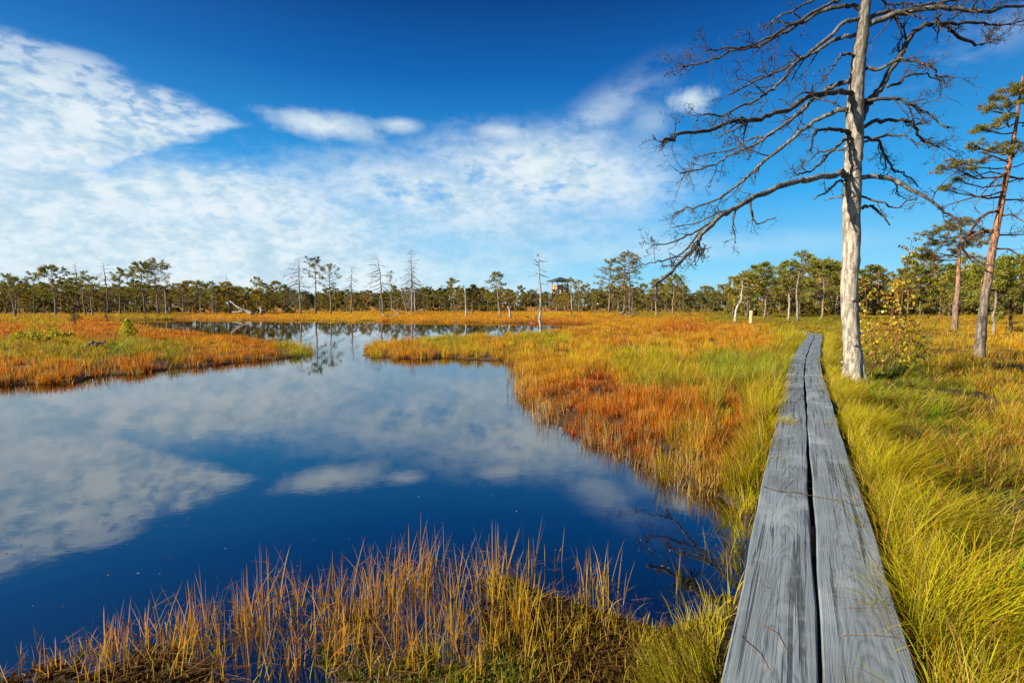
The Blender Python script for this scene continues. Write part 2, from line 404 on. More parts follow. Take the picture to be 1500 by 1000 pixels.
def water_sd(P):
    """signed distance to the shoreline, positive in open water"""
    A = WPOLY; B = np.roll(A, -1, 0); out = np.empty(len(P))
    for s in range(0, len(P), 20000):
        p = P[s:s + 20000, None, :2]; e = B - A; w = p - A
        t = np.clip((w * e).sum(2) / (e * e).sum(1), 0, 1); d = np.linalg.norm(w - t[..., None] * e, axis=2).min(1)
        c = ((A[:, 1] <= p[..., 1]) != (B[:, 1] <= p[..., 1])) & (p[..., 0] < (B[:, 0] - A[:, 0]) * (p[..., 1] - A[:, 1]) / (B[:, 1] - A[:, 1] + 1e-12) + A[:, 0])
        out[s:s + 20000] = np.where(c.sum(1) % 2 == 1, d, -d)
    r_ = np.hypot(P[:, 0], P[:, 1]); amp = np.clip(r_ * .022, .10, .5)
    return out + amp * 2 * (fbm(P[:, 0] * 2.6, P[:, 1] * 2.6, 15, 4) - .47) * np.clip(1.6 - np.abs(out) / 1.2, 0, 1)
ZB = 0.32                              # top of the boardwalk
GAP = [gp(*p, z=ZB)[:2] for p in ((1203, 1000), (1180.5, 588), (1178, 549), (1181, 523), (1187, 506), (1192.5, 495), (1193, 488.5), (1168, 482), (1135, 478.5), (1095, 476.5))]
d0 = nrm(GAP[0] - GAP[1]); GAP[0] = GAP[0] + d0 * 3.2
GAP = np.array(GAP)
def path_dist(P):
    out = np.full(len(P), 1e9)
    for a, b in zip(GAP[:-1], GAP[1:]):
        e = b - a; t = np.clip(((P[:, :2] - a) @ e) / (e @ e), 0, 1)
        out = np.minimum(out, np.linalg.norm(P[:, :2] - a - t[:, None] * e, axis=1))
    return out
def path_side(P):
    """positive right of the boardwalk"""
    x = np.interp(P[:, 1], GAP[:7, 1], GAP[:7, 0]); return P[:, 0] - x
def moss_zone(P):
    s = path_side(P)
    return (np.clip((3.75 - P[:, 1] + 0.0 * P[:, 0]) / 0.5, 0, 1)) * np.clip((-0.45 - s) / 0.3, 0, 1)
def height(P):
    sd = water_sd(P); d = -sd
    x, y = P[:, 0], P[:, 1]
    hum = fbm(x * 1.1, y * 1.1, 3) - 0.47; fine = fbm(x * 4.5, y * 4.5, 9, 3) - 0.44
    land = 0.03 + 0.11 * np.clip(d / 0.9, 0, 1) + np.clip(d, 0, 1) * (0.16 * hum + 0.07 * fine)
    side = np.clip((path_side(P) - 0.3) / 1.0, 0, 1)
    land = land + side * np.clip(1.2 - d * 0, 0, 1) * 0.05
    land = np.maximum(land, np.minimum(0.025, 0.03 + d * 0.1))
    mz = moss_zone(P)
    moss = -0.020 - 0.010 * np.clip(-x - .3, 0, 1) + 0.115 * (fbm(x * 2.2, y * 2.2, 21) - 0.45) + 0.05 * fine + 0.035 * np.clip((2.7 - y), 0, 1) + 0.05 * np.clip((x + 0.2), 0, 1)
    moss = np.where(d < 0.12, np.minimum(moss, 0.004 + 0.03 * fine), moss)
    land = land * (1 - mz) + moss * mz
    bed = -0.02 - np.minimum(sd * 0.55, 1.1)
    hgt = np.where(sd > 0, bed, land)
    pd = path_dist(P)                 # the boards lie on sleepers over the peat
    return np.where(pd < 0.42, np.minimum(hgt, 0.12), hgt)

# what grows where: base colour, tip colour, height, droop, blade width factor
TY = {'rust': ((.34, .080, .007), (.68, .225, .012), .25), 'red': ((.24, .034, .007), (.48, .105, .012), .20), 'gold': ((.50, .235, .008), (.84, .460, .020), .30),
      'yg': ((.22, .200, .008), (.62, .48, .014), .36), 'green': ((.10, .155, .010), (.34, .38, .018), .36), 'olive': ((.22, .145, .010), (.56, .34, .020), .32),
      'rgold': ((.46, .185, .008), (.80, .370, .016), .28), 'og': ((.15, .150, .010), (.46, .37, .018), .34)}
AN = [(-200, 540, 'rust'), (0, 545, 'rust'), (100, 545, 'rust'), (200, 535, 'rust'), (300, 528, 'rust'), (380, 520, 'rust'), (435, 516, 'yg'), (100, 520, 'og'), (0, 515, 'og'), (250, 513, 'og'), (180, 512, 'green'), (320, 508, 'rgold'), (350, 502, 'rust'), (50, 498, 'olive'), (250, 494, 'rust'), (150, 490, 'rust'), (0, 484, 'rust'), (-200, 500, 'olive'), (130, 478, 'rust'), (300, 486, 'rust'), (60, 470, 'olive'), (-200, 470, 'olive'),
      (200, 465, 'olive'), (350, 465, 'rgold'), (500, 464, 'gold'), (600, 466, 'rgold'), (700, 464, 'rgold'), (800, 470, 'rust'), (800, 464, 'gold'), (950, 463, 'olive'), (950, 470, 'rgold'), (900, 478, 'rgold'), (1000, 480, 'rust'), (1080, 466, 'og'), (1080, 484, 'rgold'), (1150, 470, 'og'),
      (560, 512, 'gold'), (600, 520, 'rgold'), (650, 505, 'yg'), (650, 518, 'gold'), (740, 515, 'gold'), (800, 500, 'yg'), (850, 490, 'rgold'), (900, 495, 'rgold'), (850, 515, 'gold'), (850, 540, 'gold'), (920, 535, 'yg'), (960, 545, 'yg'), (970, 570, 'og'), (1060, 540, 'green'), (1060, 570, 'green'), (1120, 560, 'green'), (1010, 515, 'gold'), (1100, 500, 'rgold'), (1030, 500, 'rgold'), (1150, 520, 'yg'), (1160, 495, 'yg'),
      (790, 560, 'rgold'), (820, 580, 'rust'), (830, 610, 'red'), (880, 565, 'red'), (880, 600, 'rust'), (900, 640, 'red'), (950, 600, 'rust'), (950, 640, 'rust'), (1000, 625, 'rust'), (1000, 660, 'olive'), (1040, 690, 'olive'), (1060, 620, 'og'), (1050, 655, 'rust'), (1125, 610, 'yg'), (1085, 610, 'rust'), (1075, 650, 'rust'), (1065, 700, 'rust'), (1090, 580, 'og'), (1095, 655, 'rgold'), (1130, 650, 'yg'), (1105, 700, 'yg'), (1110, 760, 'yg'),
      (1215, 500, 'yg'), (1230, 540, 'og'), (1225, 575, 'yg'), (1240, 620, 'og'), (1285, 640, 'green'), (1330, 660, 'green'), (1290, 600, 'green'), (1350, 620, 'green'), (1400, 650, 'og'), (1380, 700, 'olive'), (1440, 740, 'og'), (1300, 700, 'og'), (1400, 820, 'og'), (1460, 880, 'green'), (1380, 860, 'og'), (1260, 680, 'yg'), (1300, 560, 'green'), (1340, 570, 'green'), (1390, 575, 'green'), (1320, 620, 'og'), (1390, 540, 'olive'), (1450, 560, 'olive'), (1450, 490, 'gold'), (1380, 480, 'olive'), (1300, 480, 'olive'), (1250, 480, 'yg'), (1220, 470, 'og'), (1480, 470, 'olive'), (1400, 600, 'og'), (1470, 620, 'olive'), (1350, 680, 'og'), (1450, 700, 'olive'), (1400, 760, 'olive'), (1480, 820, 'og'), (1320, 760, 'yg'), (1420, 900, 'yg'), (1700, 600, 'olive'), (1700, 900, 'og'), (1090, 900, 'yg'), (1070, 960, 'yg'), (1020, 960, 'og')]
AP = np.array([(a[0], 150 * math.log(a[1] - 440)) for a in AN]); AB = np.array([TY[a[2]][0] for a in AN]); AT = np.array([TY[a[2]][1] for a in AN]); AH = np.array([TY[a[2]][2] for a in AN])
def growth(P):
    px, py = proj(P); py = np.clip(py, 452, 1400); px = np.clip(px, -900, 2400)
    Q = np.stack([px, 150 * np.log(py - 440)], 1)
    # ragged patch borders
    wob = 60 * (np.stack([fbm(P[:, 0] * .8, P[:, 1] * .8, 31, 3), fbm(P[:, 0] * .8, P[:, 1] * .8, 51, 3)], 1) - 0.44)
    Q = Q + wob * np.clip(12 / np.maximum(np.hypot(P[:, 0], P[:, 1]), 3), 0.4, 2)[:, None]
    b = np.empty((len(P), 3)); t = np.empty((len(P), 3)); h = np.empty(len(P))
    for s in range(0, len(P), 20000):
        d2 = ((Q[s:s + 20000, None] - AP) ** 2).sum(2); w = 1 / (d2 + 60) ** 2; w /= w.sum(1)[:, None]
        b[s:s + 20000] = w @ AB; t[s:s + 20000] = w @ AT; h[s:s + 20000] = w @ AH
    return b, t, h

# terrain: one sheet on rings that widen with distance, to the horizon
rad = np.concatenate([[0.0], np.geomspace(0.5, 40, 250), np.geomspace(41, 4200, 110)])
ang = np.concatenate([np.linspace(-75, 75, 420), np.linspace(75, 285, 90)[1:-1]])
na, nr = len(ang), len(rad)
X = np.outer(rad, np.sin(np.radians(ang))); Y = np.outer(rad, np.cos(np.radians(ang)))
G = np.stack([X.ravel(), Y.ravel()], 1); hz = height(G)
far = np.hypot(G[:, 0], G[:, 1]); hz = np.where(far > 160, 0.12, hz)
V = np.concatenate([G, hz[:, None]], 1)
i, j = np.meshgrid(np.arange(nr - 1), np.arange(na), indexing='ij'); j2 = (j + 1) % na
quad = np.stack([i * na + j, i * na + j2, (i + 1) * na + j2, (i + 1) * na + j], -1).reshape(-1, 4)[:, ::-1]
gb, gt, gh = growth(V); sdv = water_sd(G)
peat = np.array([.060, .040, .022]); grass_col = gb * .55 + gt * .25  # bare peat close by, blended to the colour of its grass far off
wgt = np.clip((far - 12) / 45, 0, 1)[:, None]
TC = peat * (1 - wgt) + grass_col * wgt
TC = np.where((sdv > 0.0)[:, None], np.array([.055, .030, .022]) * np.clip(1 - sdv / 1.2, 0.08, 1)[:, None], TC)
mzv = moss_zone(G)[:, None] * (sdv < 0)[:, None]
TC = TC * (1 - mzv) + np.array([.042, .028, .016]) * mzv
tag(fastmesh('ground', V, np.zeros((0, 3), int), quad, TC, M_ground), kind='structure')
# water: a sheet a little larger than the pool, the banks rise through it
c0 = np.array([-8, 26]); hull = []
wv = [(-120, 0.2), (120, 0.2), (120, 140), (-120, 140)]
mbw = MB(); mbw.addv([(a, b, 0.0) for a, b in wv], [(0, 1, 2, 3)]); tag(mbw.build('water', M_water, None, False), kind='structure')

# ------------------------------------------------------------------ boardwalk
mw = empty('boardwalk', (GAP[1][0], GAP[1][1], 0.1), 'narrow weathered grey two-plank boardwalk running through the bog grass', 'boardwalk')
base = np.array(mw.location)
PW, PG, TH = 0.318, 0.024, 0.055
def plank(a, b, side, dz, width):
    L = np.linalg.norm(b - a); t = (b - a) / L; nrm2 = np.array([t[1], -t[0]])
    c = (a + b) / 2 + nrm2 * side * (PG / 2 + width / 2)
    nx, ny = 8, max(6, int(L / 0.12)); V = []; F = []
    r = np.random.RandomState(int(abs(a[1]) * 100) % 999 + (side + 1) * 7)
    ys = np.linspace(-L / 2 + 0.007, L / 2 - 0.007, ny); ph = r.rand() * 6
    prof = [(-.5, -TH), (-.5, -.007), (-.478, 0), (-.25, 0.0025), (0, .003), (.25, .0025), (.478, 0), (.5, -.007), (.5, -TH)]
    n = len(prof)
    for y in ys:
        e = 0.006 * math.sin(y * 1.3 + ph) + 0.003 * math.sin(y * 5.1 + ph * 2)
        for (u, w) in prof: V.append((u * width + e * (1 if abs(u) > .3 else .3) + r.randn() * .0006, y, w + dz + 0.004 * math.sin(y * .9 + ph)))
    for q in range(ny - 1):
        for p_ in range(n - 1): F.append((q * n + p_, q * n + p_ + 1, (q + 1) * n + p_ + 1, (q + 1) * n + p_))
        F.append((q * n + n - 1, q * n, (q + 1) * n, (q + 1) * n + n - 1))
    F.append(tuple(range(n))[::-1]); F.append(tuple((ny - 1) * n + p_ for p_ in range(n)))
    mb = MB(); mb.addv(V, [f[::-1] for f in F])
    o = mb.build('plank', M_plank, mw, False)
    o.location = (c[0] - base[0], c[1] - base[1], ZB - base[2]); o.rotation_euler = (0, 0, math.atan2(-t[0], t[1]))
    return o
for i in range(len(GAP) - 1):
    for sd_ in (-1, 1):
        plank(GAP[i], GAP[i + 1], sd_, 0.006 * rs.randn() * (i > 0) - (.10 if i > 5 else 0) - (.06 if i > 6 else 0), PW + rs.uniform(-.006, .006))
for i in range(len(GAP) - 1):
    a, b = GAP[i], GAP[i + 1]; t = nrm(b - a)
    for f in ((0.06, 0.5, 0.94) if i == 0 else (0.08, 0.92)):
        p_ = a + (b - a) * f; mb = MB(); mb.box((0, 0, 0), (0.86 if i else .7, 0.14, 0.15), 0)
        o = mb.build('sleeper', M_towerdk, mw, False); o.location = (p_[0] - base[0], p_[1] - base[1], ZB - TH - .078 - base[2] - (.10 if i > 5 else 0) - (.06 if i > 6 else 0)); o.rotation_euler = (0, 0, math.atan2(-t[0], t[1]) )
# twigs lying on the boards
tw = MB(); pts = np.array([gp(*p, z=ZB + .009) for p in ((1118, 712), (1140, 719), (1170, 721), (1200, 728), (1230, 733), (1262, 742))])
tw.tube(pts, np.linspace(.0035, .0018, 6), 5, (.12, .07, .04)); tw.tube(np.array([pts[1], gp(1150, 708, ZB + .02), gp(1158, 700, ZB + .015)]), .0018, 4, (.12, .07, .04))
tag(tw.build('fallen_twig', M_bark), 'thin brown twig lying across both boardwalk planks', 'twig')
ds = MB()
for (p1, p2, p3) in (((1110, 912), (1135, 925), (1155, 955)), ((1085, 930), (1110, 955), (1130, 985)), ((1230, 930), (1275, 928), (1320, 934)), ((1120, 640), (1135, 636), (1160, 642)), ((1190, 620), (1205, 618), (1222, 624))):
    ds.tube(np.array([gp(*p1, z=ZB + .006), gp(*p2, z=ZB + .016), gp(*p3, z=ZB + .006)]), (.0013, .0012, .0006), 4, (.38, .20, .07))
tag(ds.build('dry_grass', M_bark), 'loose dry stems strewn on the boardwalk planks', 'dry grass', kind='stuff')

# ------------------------------------------------------------------ grass
def blades(P0, az, L, lean, curve, w, cb, ct, K, twist=None):
    """M arched blades; returns vertices, triangles, quads, colours"""
    M = len(P0); V = []; C = []
    dh = np.stack([np.cos(az), np.sin(az)], 1); tw_ = az + math.pi / 2 + rs.uniform(-.9, .9, M); wd = np.stack([np.cos(tw_), np.sin(tw_)], 1)
    th = lean.copy(); cur = P0.copy()
    for i in range(K + 1):
        s = i / K
        if i > 0:
            th2 = lean + curve * (s - .5 / K) ** 1.3
            st = (L / K)[:, None]
            cur = cur + st * np.concatenate([dh * np.sin(th2)[:, None], np.cos(th2)[:, None]], 1)
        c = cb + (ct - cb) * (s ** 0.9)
        if i < K:
            hw = (w * .5 * (1 - s ** 1.6 * .6))[:, None]; off = np.concatenate([wd * hw, np.zeros((M, 1))], 1)
            V += [cur - off, cur + off]; C += [c, c]
        else: V.append(cur); C.append(c)
    nv = 2 * K + 1
    V = np.stack(V, 1).reshape(-1, 3); C = np.stack(C, 1).reshape(-1, 3); o = (np.arange(M) * nv)[:, None]
    qd = np.concatenate([o + np.array([[2 * i, 2 * i + 1, 2 * i + 3, 2 * i + 2]]) for i in range(K - 1)], 0) if K > 1 else np.zeros((0, 4), int)
    tr = o + np.array([[2 * K - 2, 2 * K - 1, 2 * K]])
    return V, tr, qd, C
def pack(parts):
    V = []; T = []; Q = []; C = []; n = 0
    for v, t, q_, c in parts: V.append(v); T.append(t + n); Q.append(q_ + n); C.append(c); n += len(v)
    return np.concatenate(V), np.concatenate(T), np.concatenate(Q), np.concatenate(C)
def scatter(r0, r1, dens, fan=(-62, 62)):
    A = (r1 ** 2 - r0 ** 2) * math.pi * (fan[1] - fan[0]) / 360; n = int(A * dens)
    r = np.sqrt(rs.uniform(r0 ** 2, r1 ** 2, n)); a = np.radians(rs.uniform(*fan, n))
    return np.stack([r * np.sin(a), r * np.cos(a)], 1)
CLEAR = [(gp(1250, 560, .15)[:2], 0.20)]
def tufts(P, nb, spread, wid, K, hscale=1.0):
    sd = water_sd(P); pd = path_dist(P); side = path_side(P)
    ok = (sd < 0.05) & (pd > 0.40) & (moss_zone(P) < 0.35)
    # grows in clumps: bare dark gaps between them, wider on the right of the boards
    cl_ = fbm(P[:, 0] * 2.3, P[:, 1] * 2.3, 61, 3); rgt = np.clip((side - .6) / .8, 0, 1)
    gap = np.clip((cl_ - (.31 + .15 * rgt)) / .12, 0, 1)
    # open water comes close to the boards on the left in the foreground
    lf = (side < 0) & (P[:, 1] < 4.6) & (P[:, 1] > 1.2)
    ok &= (rs.rand(len(P)) < np.where(gap < .5, .75, 1)) & (~lf | (rs.rand(len(P)) < .13))
    P = P[ok]; sd = sd[ok]; pd = pd[ok]; side = side[ok]; gap = gap[ok]; lf = lf[ok]
    zz = height(P); P3 = np.concatenate([P, zz[:, None]], 1); b, t, h = growth(P3)
    n = len(P); kk = np.maximum(1, (nb * rs.uniform(.6, 1.4, n)).astype(int)); idx = np.repeat(np.arange(n), kk); M = len(idx)
    hv = h * rs.uniform(.75, 1.25, n) * (0.65 + 0.7 * fbm(P[:, 0] * .7, P[:, 1] * .7, 71, 3))
    hv = hv * np.clip(np.hypot(P[:, 0] - CLEAR[0][0][0], P[:, 1] - CLEAR[0][0][1]) / .9, .25, 1)
    hv = hv * (.42 + .58 * gap) * np.where(lf, .6, 1)
    rad_ = np.sqrt(rs.rand(M)) * spread * rs.uniform(.7, 1.3, n)[idx]; fa = rs.uniform(0, 2 * math.pi, M)
    p0 = P3[idx].copy(); p0[:, 0] += rad_ * np.cos(fa); p0[:, 1] += rad_ * np.sin(fa)
    p0[:, 2] -= 0.03
    # blades beside the boards stay off the planks at their foot
    L = hv[idx] * hscale * rs.uniform(.55, 1.25, M)
    lush = np.clip((b[:, 1] / (b[:, 0] + 1e-3) - 0.55) / 0.4, 0, 1)
    rightside = np.clip((side - .3) / .3, 0, 1)
    L = L * (1 + 0.32 * (lush * np.clip(1.3 - pd / 3.5, 0, 1))[idx])
    az = fa * 1.0 + rs.normal(0, .6, M)
    # the lush sedge bows away from the light wind, over to the right
    bow = (lush * (.35 + .65 * rightside))[idx]
    az = np.where(rs.rand(M) < bow * .75, rs.normal(-.15, .95, M), az)
    lean = np.abs(rs.normal(.10, .15, M)) + bow * .22
    curve = np.abs(rs.normal(.20, .25, M)) + bow * rs.uniform(.6, 1.7, M)
    var = (rs.uniform(.62, 1.30, n) * (.62 + .82 * fbm(P[:, 0] * 1.6, P[:, 1] * 1.6, 131, 3)))[idx, None] * rs.uniform(.60, 1.35, M)[:, None]  # plant tone varies; the broad darker patches also paint deeper shadow into the tufts
    hue = rs.normal(0, .15, (n, 1))[idx] + rs.normal(0, .15, (M, 1))
    f = np.concatenate([1 + hue * .35, 1 - hue * 1.0, 1 - hue * .4], 1)
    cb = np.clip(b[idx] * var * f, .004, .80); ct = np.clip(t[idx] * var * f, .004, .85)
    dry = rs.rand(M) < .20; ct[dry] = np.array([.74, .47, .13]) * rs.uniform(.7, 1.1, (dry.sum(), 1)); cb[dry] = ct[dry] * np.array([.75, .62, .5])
    return blades(p0, az, L, lean, curve + 1.6 * (rs.rand(M) < .07), wid * rs.uniform(.45, 1.6, M), cb, ct, K)
def fringe():
    """sedge hugging both edges of the boards"""
    t = np.sqrt(rs.rand(5200)) if False else rs.rand(5200) ** 1.6; Lc = np.r_[0, np.cumsum(np.linalg.norm(np.diff(GAP[:7], axis=0), axis=1))]; L_ = t * Lc[-1]; sgn = np.where(rs.rand(len(t)) < .5, -1, 1)
    i_ = np.clip(np.searchsorted(Lc, L_) - 1, 0, 5); f_ = (L_ - Lc[i_]) / (Lc[i_ + 1] - Lc[i_]); a_ = GAP[i_]; b_ = GAP[i_ + 1]; tt = (b_ - a_); tt /= np.linalg.norm(tt, axis=1)[:, None]
    return a_ + (b_ - a_) * f_[:, None] + np.stack([tt[:, 1], -tt[:, 0]], 1) * (sgn * rs.uniform(.375, .62, len(t)))[:, None]
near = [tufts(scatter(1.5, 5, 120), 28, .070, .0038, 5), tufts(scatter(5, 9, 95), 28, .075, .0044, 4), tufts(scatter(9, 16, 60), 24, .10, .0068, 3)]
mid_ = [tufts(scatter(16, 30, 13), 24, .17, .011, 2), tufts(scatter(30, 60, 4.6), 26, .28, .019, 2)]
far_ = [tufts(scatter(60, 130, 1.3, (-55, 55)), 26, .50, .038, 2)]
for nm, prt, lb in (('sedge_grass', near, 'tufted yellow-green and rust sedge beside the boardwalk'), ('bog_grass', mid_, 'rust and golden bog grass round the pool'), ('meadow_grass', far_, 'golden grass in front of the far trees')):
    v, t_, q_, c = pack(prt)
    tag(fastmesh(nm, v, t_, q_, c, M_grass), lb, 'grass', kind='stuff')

# sedge hugging the edges of the boards, spilling away from them
fp = fringe(); sg = np.sign(path_side(fp)); bare = (sg < 0) & (fp[:, 1] > 2.35) & (fp[:, 1] < 4.5)
okf = (~bare | (rs.rand(len(fp)) < .07)) & ~((sg > 0) & (rs.rand(len(fp)) < .35)) & (moss_zone(fp) < .9) & (np.hypot(fp[:, 0], fp[:, 1]) > 1.9); fp = fp[okf]; sg = sg[okf]
fz = np.maximum(height(fp), -.02); f3 = np.concatenate([fp, fz[:, None]], 1); b_, t_, h_ = growth(f3); ix = np.repeat(np.arange(len(fp)), 20); M = len(ix); p0 = f3[ix] + np.concatenate([rs.normal(0, .05, (M, 2)), np.full((M, 1), -.03)], 1)
kp = path_dist(p0) > .36; p0 = p0[kp]; ix = ix[kp]; M = len(ix)
va = rs.uniform(.6, 1.3, (len(fp), 1))[ix] * rs.uniform(.65, 1.3, (M, 1)); yb = np.array(TY['og'][0]) * .5; yt = np.array(TY['og'][1]) * .5
azf = np.where(sg[ix] > 0, rs.normal(-.1, .8, M), rs.normal(3.3, .9, M)); ctf = (t_[ix] * .5 + yt) * va; dr_ = rs.rand(M) < .22; ctf[dr_] = np.array([.74, .46, .12]) * va[dr_]
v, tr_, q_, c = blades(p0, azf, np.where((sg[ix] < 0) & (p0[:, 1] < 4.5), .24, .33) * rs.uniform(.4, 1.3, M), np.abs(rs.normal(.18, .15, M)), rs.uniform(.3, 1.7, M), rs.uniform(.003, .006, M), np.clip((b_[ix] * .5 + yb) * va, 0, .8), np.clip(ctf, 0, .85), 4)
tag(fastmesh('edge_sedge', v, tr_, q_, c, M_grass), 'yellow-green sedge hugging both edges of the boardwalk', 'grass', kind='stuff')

# shore fringe: pale stems standing in the shallows at the marsh edge
def reed_set(pts, n, spread, hgt, wid, cb, ct, lean=.12, K=3, crook=0.0):
    pts = np.asarray(pts); M = len(pts) * n; idx = np.repeat(np.arange(len(pts)), n)
    p0 = pts[idx] + np.concatenate([rs.normal(0, spread, (M, 2)), np.zeros((M, 1))], 1)
    p0[:, 2] = np.minimum(height(p0), .02) - .03
    k2 = path_dist(p0) > .40
    p0 = p0[k2]; M = len(p0)
    L = hgt * rs.uniform(.45, 1.25, M); az = rs.uniform(0, 6.28, M)
    w_ = rs.rand(M, 1); cb_ = np.array(cb[0]) * (1 - w_) + np.array(cb[1]) * w_; ct_ = np.array(ct[0]) * (1 - w_) + np.array(ct[1]) * w_
    v_ = rs.uniform(.7, 1.3, (M, 1))
    return blades(p0, az, L, np.abs(rs.normal(0, lean, M)), rs.normal(.15, .25, M) + crook * (rs.rand(M) < .15), wid * rs.uniform(.7, 1.4, M), np.clip(cb_ * v_, 0, .8), np.clip(ct_ * v_, 0, .8), K)
fr_ = []
def along(px, n, jit=8):
    px = np.array(px, float); seg = np.r_[0, np.cumsum(np.linalg.norm(np.diff(px, axis=0), axis=1))]; s = rs.uniform(0, seg[-1], n)
    q_ = np.stack([np.interp(s, seg, px[:, 0]), np.interp(s, seg, px[:, 1])], 1) + rs.normal(0, jit, (n, 2))
    return np.array([gp(*p) for p in q_])
STRAW = ((.50, .33, .11), (.44, .20, .05)); STRAWT = ((.62, .46, .20), (.50, .25, .08))
fr_.append(reed_set(along([(748, 545), (760, 575), (785, 603), (810, 625)], 60, 7), 5, .14, .42, .0085, STRAW, STRAWT, .08))
fr_.append(reed_set(along([(850, 640), (890, 660), (940, 682), (990, 708), (1050, 722)], 75, 8), 6, .07, .34, .005, ((.48, .28, .05), (.42, .33, .03)), STRAWT, .14))
fr_.append(reed_set(along([(0, 566), (160, 550), (300, 538), (430, 523)], 90, 3), 5, .2, .30, .010, ((.42, .22, .04), (.36, .12, .02)), ((.55, .30, .06), (.5, .2, .03)), .12))
fr_.append(reed_set(along([(440, 518), (452, 512), (440, 508)], 40, 4), 6, .3, .40, .011, ((.40, .34, .03), (.45, .30, .04)), ((.55, .45, .06), (.6, .4, .06)), .12))
fr_.append(reed_set(along([(538, 518), (600, 524), (700, 526), (740, 528)], 70, 2), 5, .2, .28, .011, ((.42, .22, .04), (.36, .12, .02)), ((.6, .34, .06), (.5, .2, .03)), .12))
fr_.append(reed_set(np.array([gp(*p) for p in ((880, 690), (886, 686), (1015, 735), (1065, 748), (1080, 760), (575, 517), (600, 519), (485, 514), (560, 517))]), 7, .06, .20, .005, STRAW, ((.7, .6, .42), (.6, .4, .2)), .25))
v, t_, q_, c = pack(fr_); tag(fastmesh('shore_reeds', v, t_, q_, c, M_grass), 'straw coloured stems standing in the shallows along the marsh edge', 'reeds', kind='stuff')

# foreground: rust and green stems rising from the flooded moss
clumps = [(45, 960, 9), (20, 985, 8), (100, 955, 9), (65, 985, 8), (150, 965, 8), (180, 950, 9), (225, 935, 12), (255, 950, 16), (290, 925, 14), (320, 925, 12), (340, 905, 24), (355, 925, 20), (310, 960, 14), (250, 985, 14), (390, 920, 9), (405, 875, 8), (435, 880, 9), (440, 905, 18), (425, 960, 12), (480, 880, 10), (485, 915, 16), (515, 860, 7), (550, 880, 22), (560, 905, 20), (540, 940, 18), (500, 965, 14),
          (595, 850, 12), (610, 870, 16), (640, 850, 20), (655, 880, 26), (640, 915, 22), (665, 945, 24), (665, 975, 20), (700, 850, 14), (720, 870, 16), (750, 840, 16), (770, 830, 14), (765, 880, 30), (775, 910, 24), (790, 940, 16), (740, 945, 20), (760, 985, 16), (805, 830, 6), (860, 845, 9), (865, 860, 14), (870, 890, 14), (880, 925, 10), (850, 965, 10), (905, 905, 4), (990, 870, 3), (600, 975, 18), (560, 985, 14), (700, 985, 16), (370, 980, 14), (170, 990, 10), (1010, 930, 9), (1030, 900, 9), (1045, 930, 14), (1065, 930, 24), (1050, 960, 24), (1070, 985, 24), (1075, 905, 16), (1020, 985, 14), (960, 985, 8), (930, 960, 6)]
fg = []
for (px, py, n) in clumps:
    g = np.clip((px - 500) / 500, 0, 1) if px > 500 else 0.0
    g = max(g, 1.0 if px > 1000 else 0) * (1.0 if px > 1000 else .55)
    b0 = np.array((.52, .20, .015)) * (1 - g) + np.array((.40, .36, .015)) * g; b1 = np.array((.52, .42, .018))
    t0 = np.array((.62, .21, .035)) * (1 - g) + np.array((.66, .54, .04)) * g; t1 = np.array((.60, .27, .05)) * (1 - g) + np.array((.64, .44, .03)) * g
    yy = gp(px, py)[1]
    n = int(n * rs.choice([.35, .8, 1.5, 2.2])) + 1; fg.append(reed_set([gp(px, py) + np.r_[rs.normal(0, .03, 2), 0]], int(n * .9) + 2, rs.uniform(.022, .055) + .0006 * n, (0.36 if px < 1000 else .30) * (.62 + .38 * np.clip((px - 100) / 300, 0, 1)) * rs.uniform(.65, 1.2), .0042, (b0, b1), (t0, t1), .15 if px < 1000 else .28, 5, 1.5))
    if n > 5: fg.append(reed_set([gp(px, py)], n // 2 + 3, .11, .20, .0028, (b0, b1), ((.50, .30, .12), (.55, .40, .2)), .55, 4, 1.4))
sg2 = np.stack([rs.uniform(-3.2, 1.5, 3400), rs.uniform(1.7, 3.3, 3400)], 1)
k3 = (moss_zone(sg2) > .3) & (water_sd(sg2) < -.02) & (rs.rand(3400) < np.clip(.05 + .95 * np.clip((sg2[:, 0] + .6) / 1.2, 0, 1) * np.clip((2.95 - sg2[:, 1]) / .4, 0.15, 1), 0, 1)) & (fbm(sg2[:, 0] * 2.5, sg2[:, 1] * 2.5, 95, 3) > .38)
s3 = np.concatenate([sg2[k3], np.zeros((k3.sum(), 1))], 1); half = len(s3) // 2
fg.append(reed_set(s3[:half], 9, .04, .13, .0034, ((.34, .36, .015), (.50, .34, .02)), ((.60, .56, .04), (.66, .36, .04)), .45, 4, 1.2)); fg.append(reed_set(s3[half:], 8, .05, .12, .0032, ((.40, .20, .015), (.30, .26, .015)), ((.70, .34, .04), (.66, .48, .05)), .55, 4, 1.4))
v, t_, q_, c = pack(fg); tag(fastmesh('foreground_reeds', v, t_, q_, c, M_grass), 'sparse rust and yellow-green stems rising from flooded moss in the foreground', 'reeds', kind='stuff')

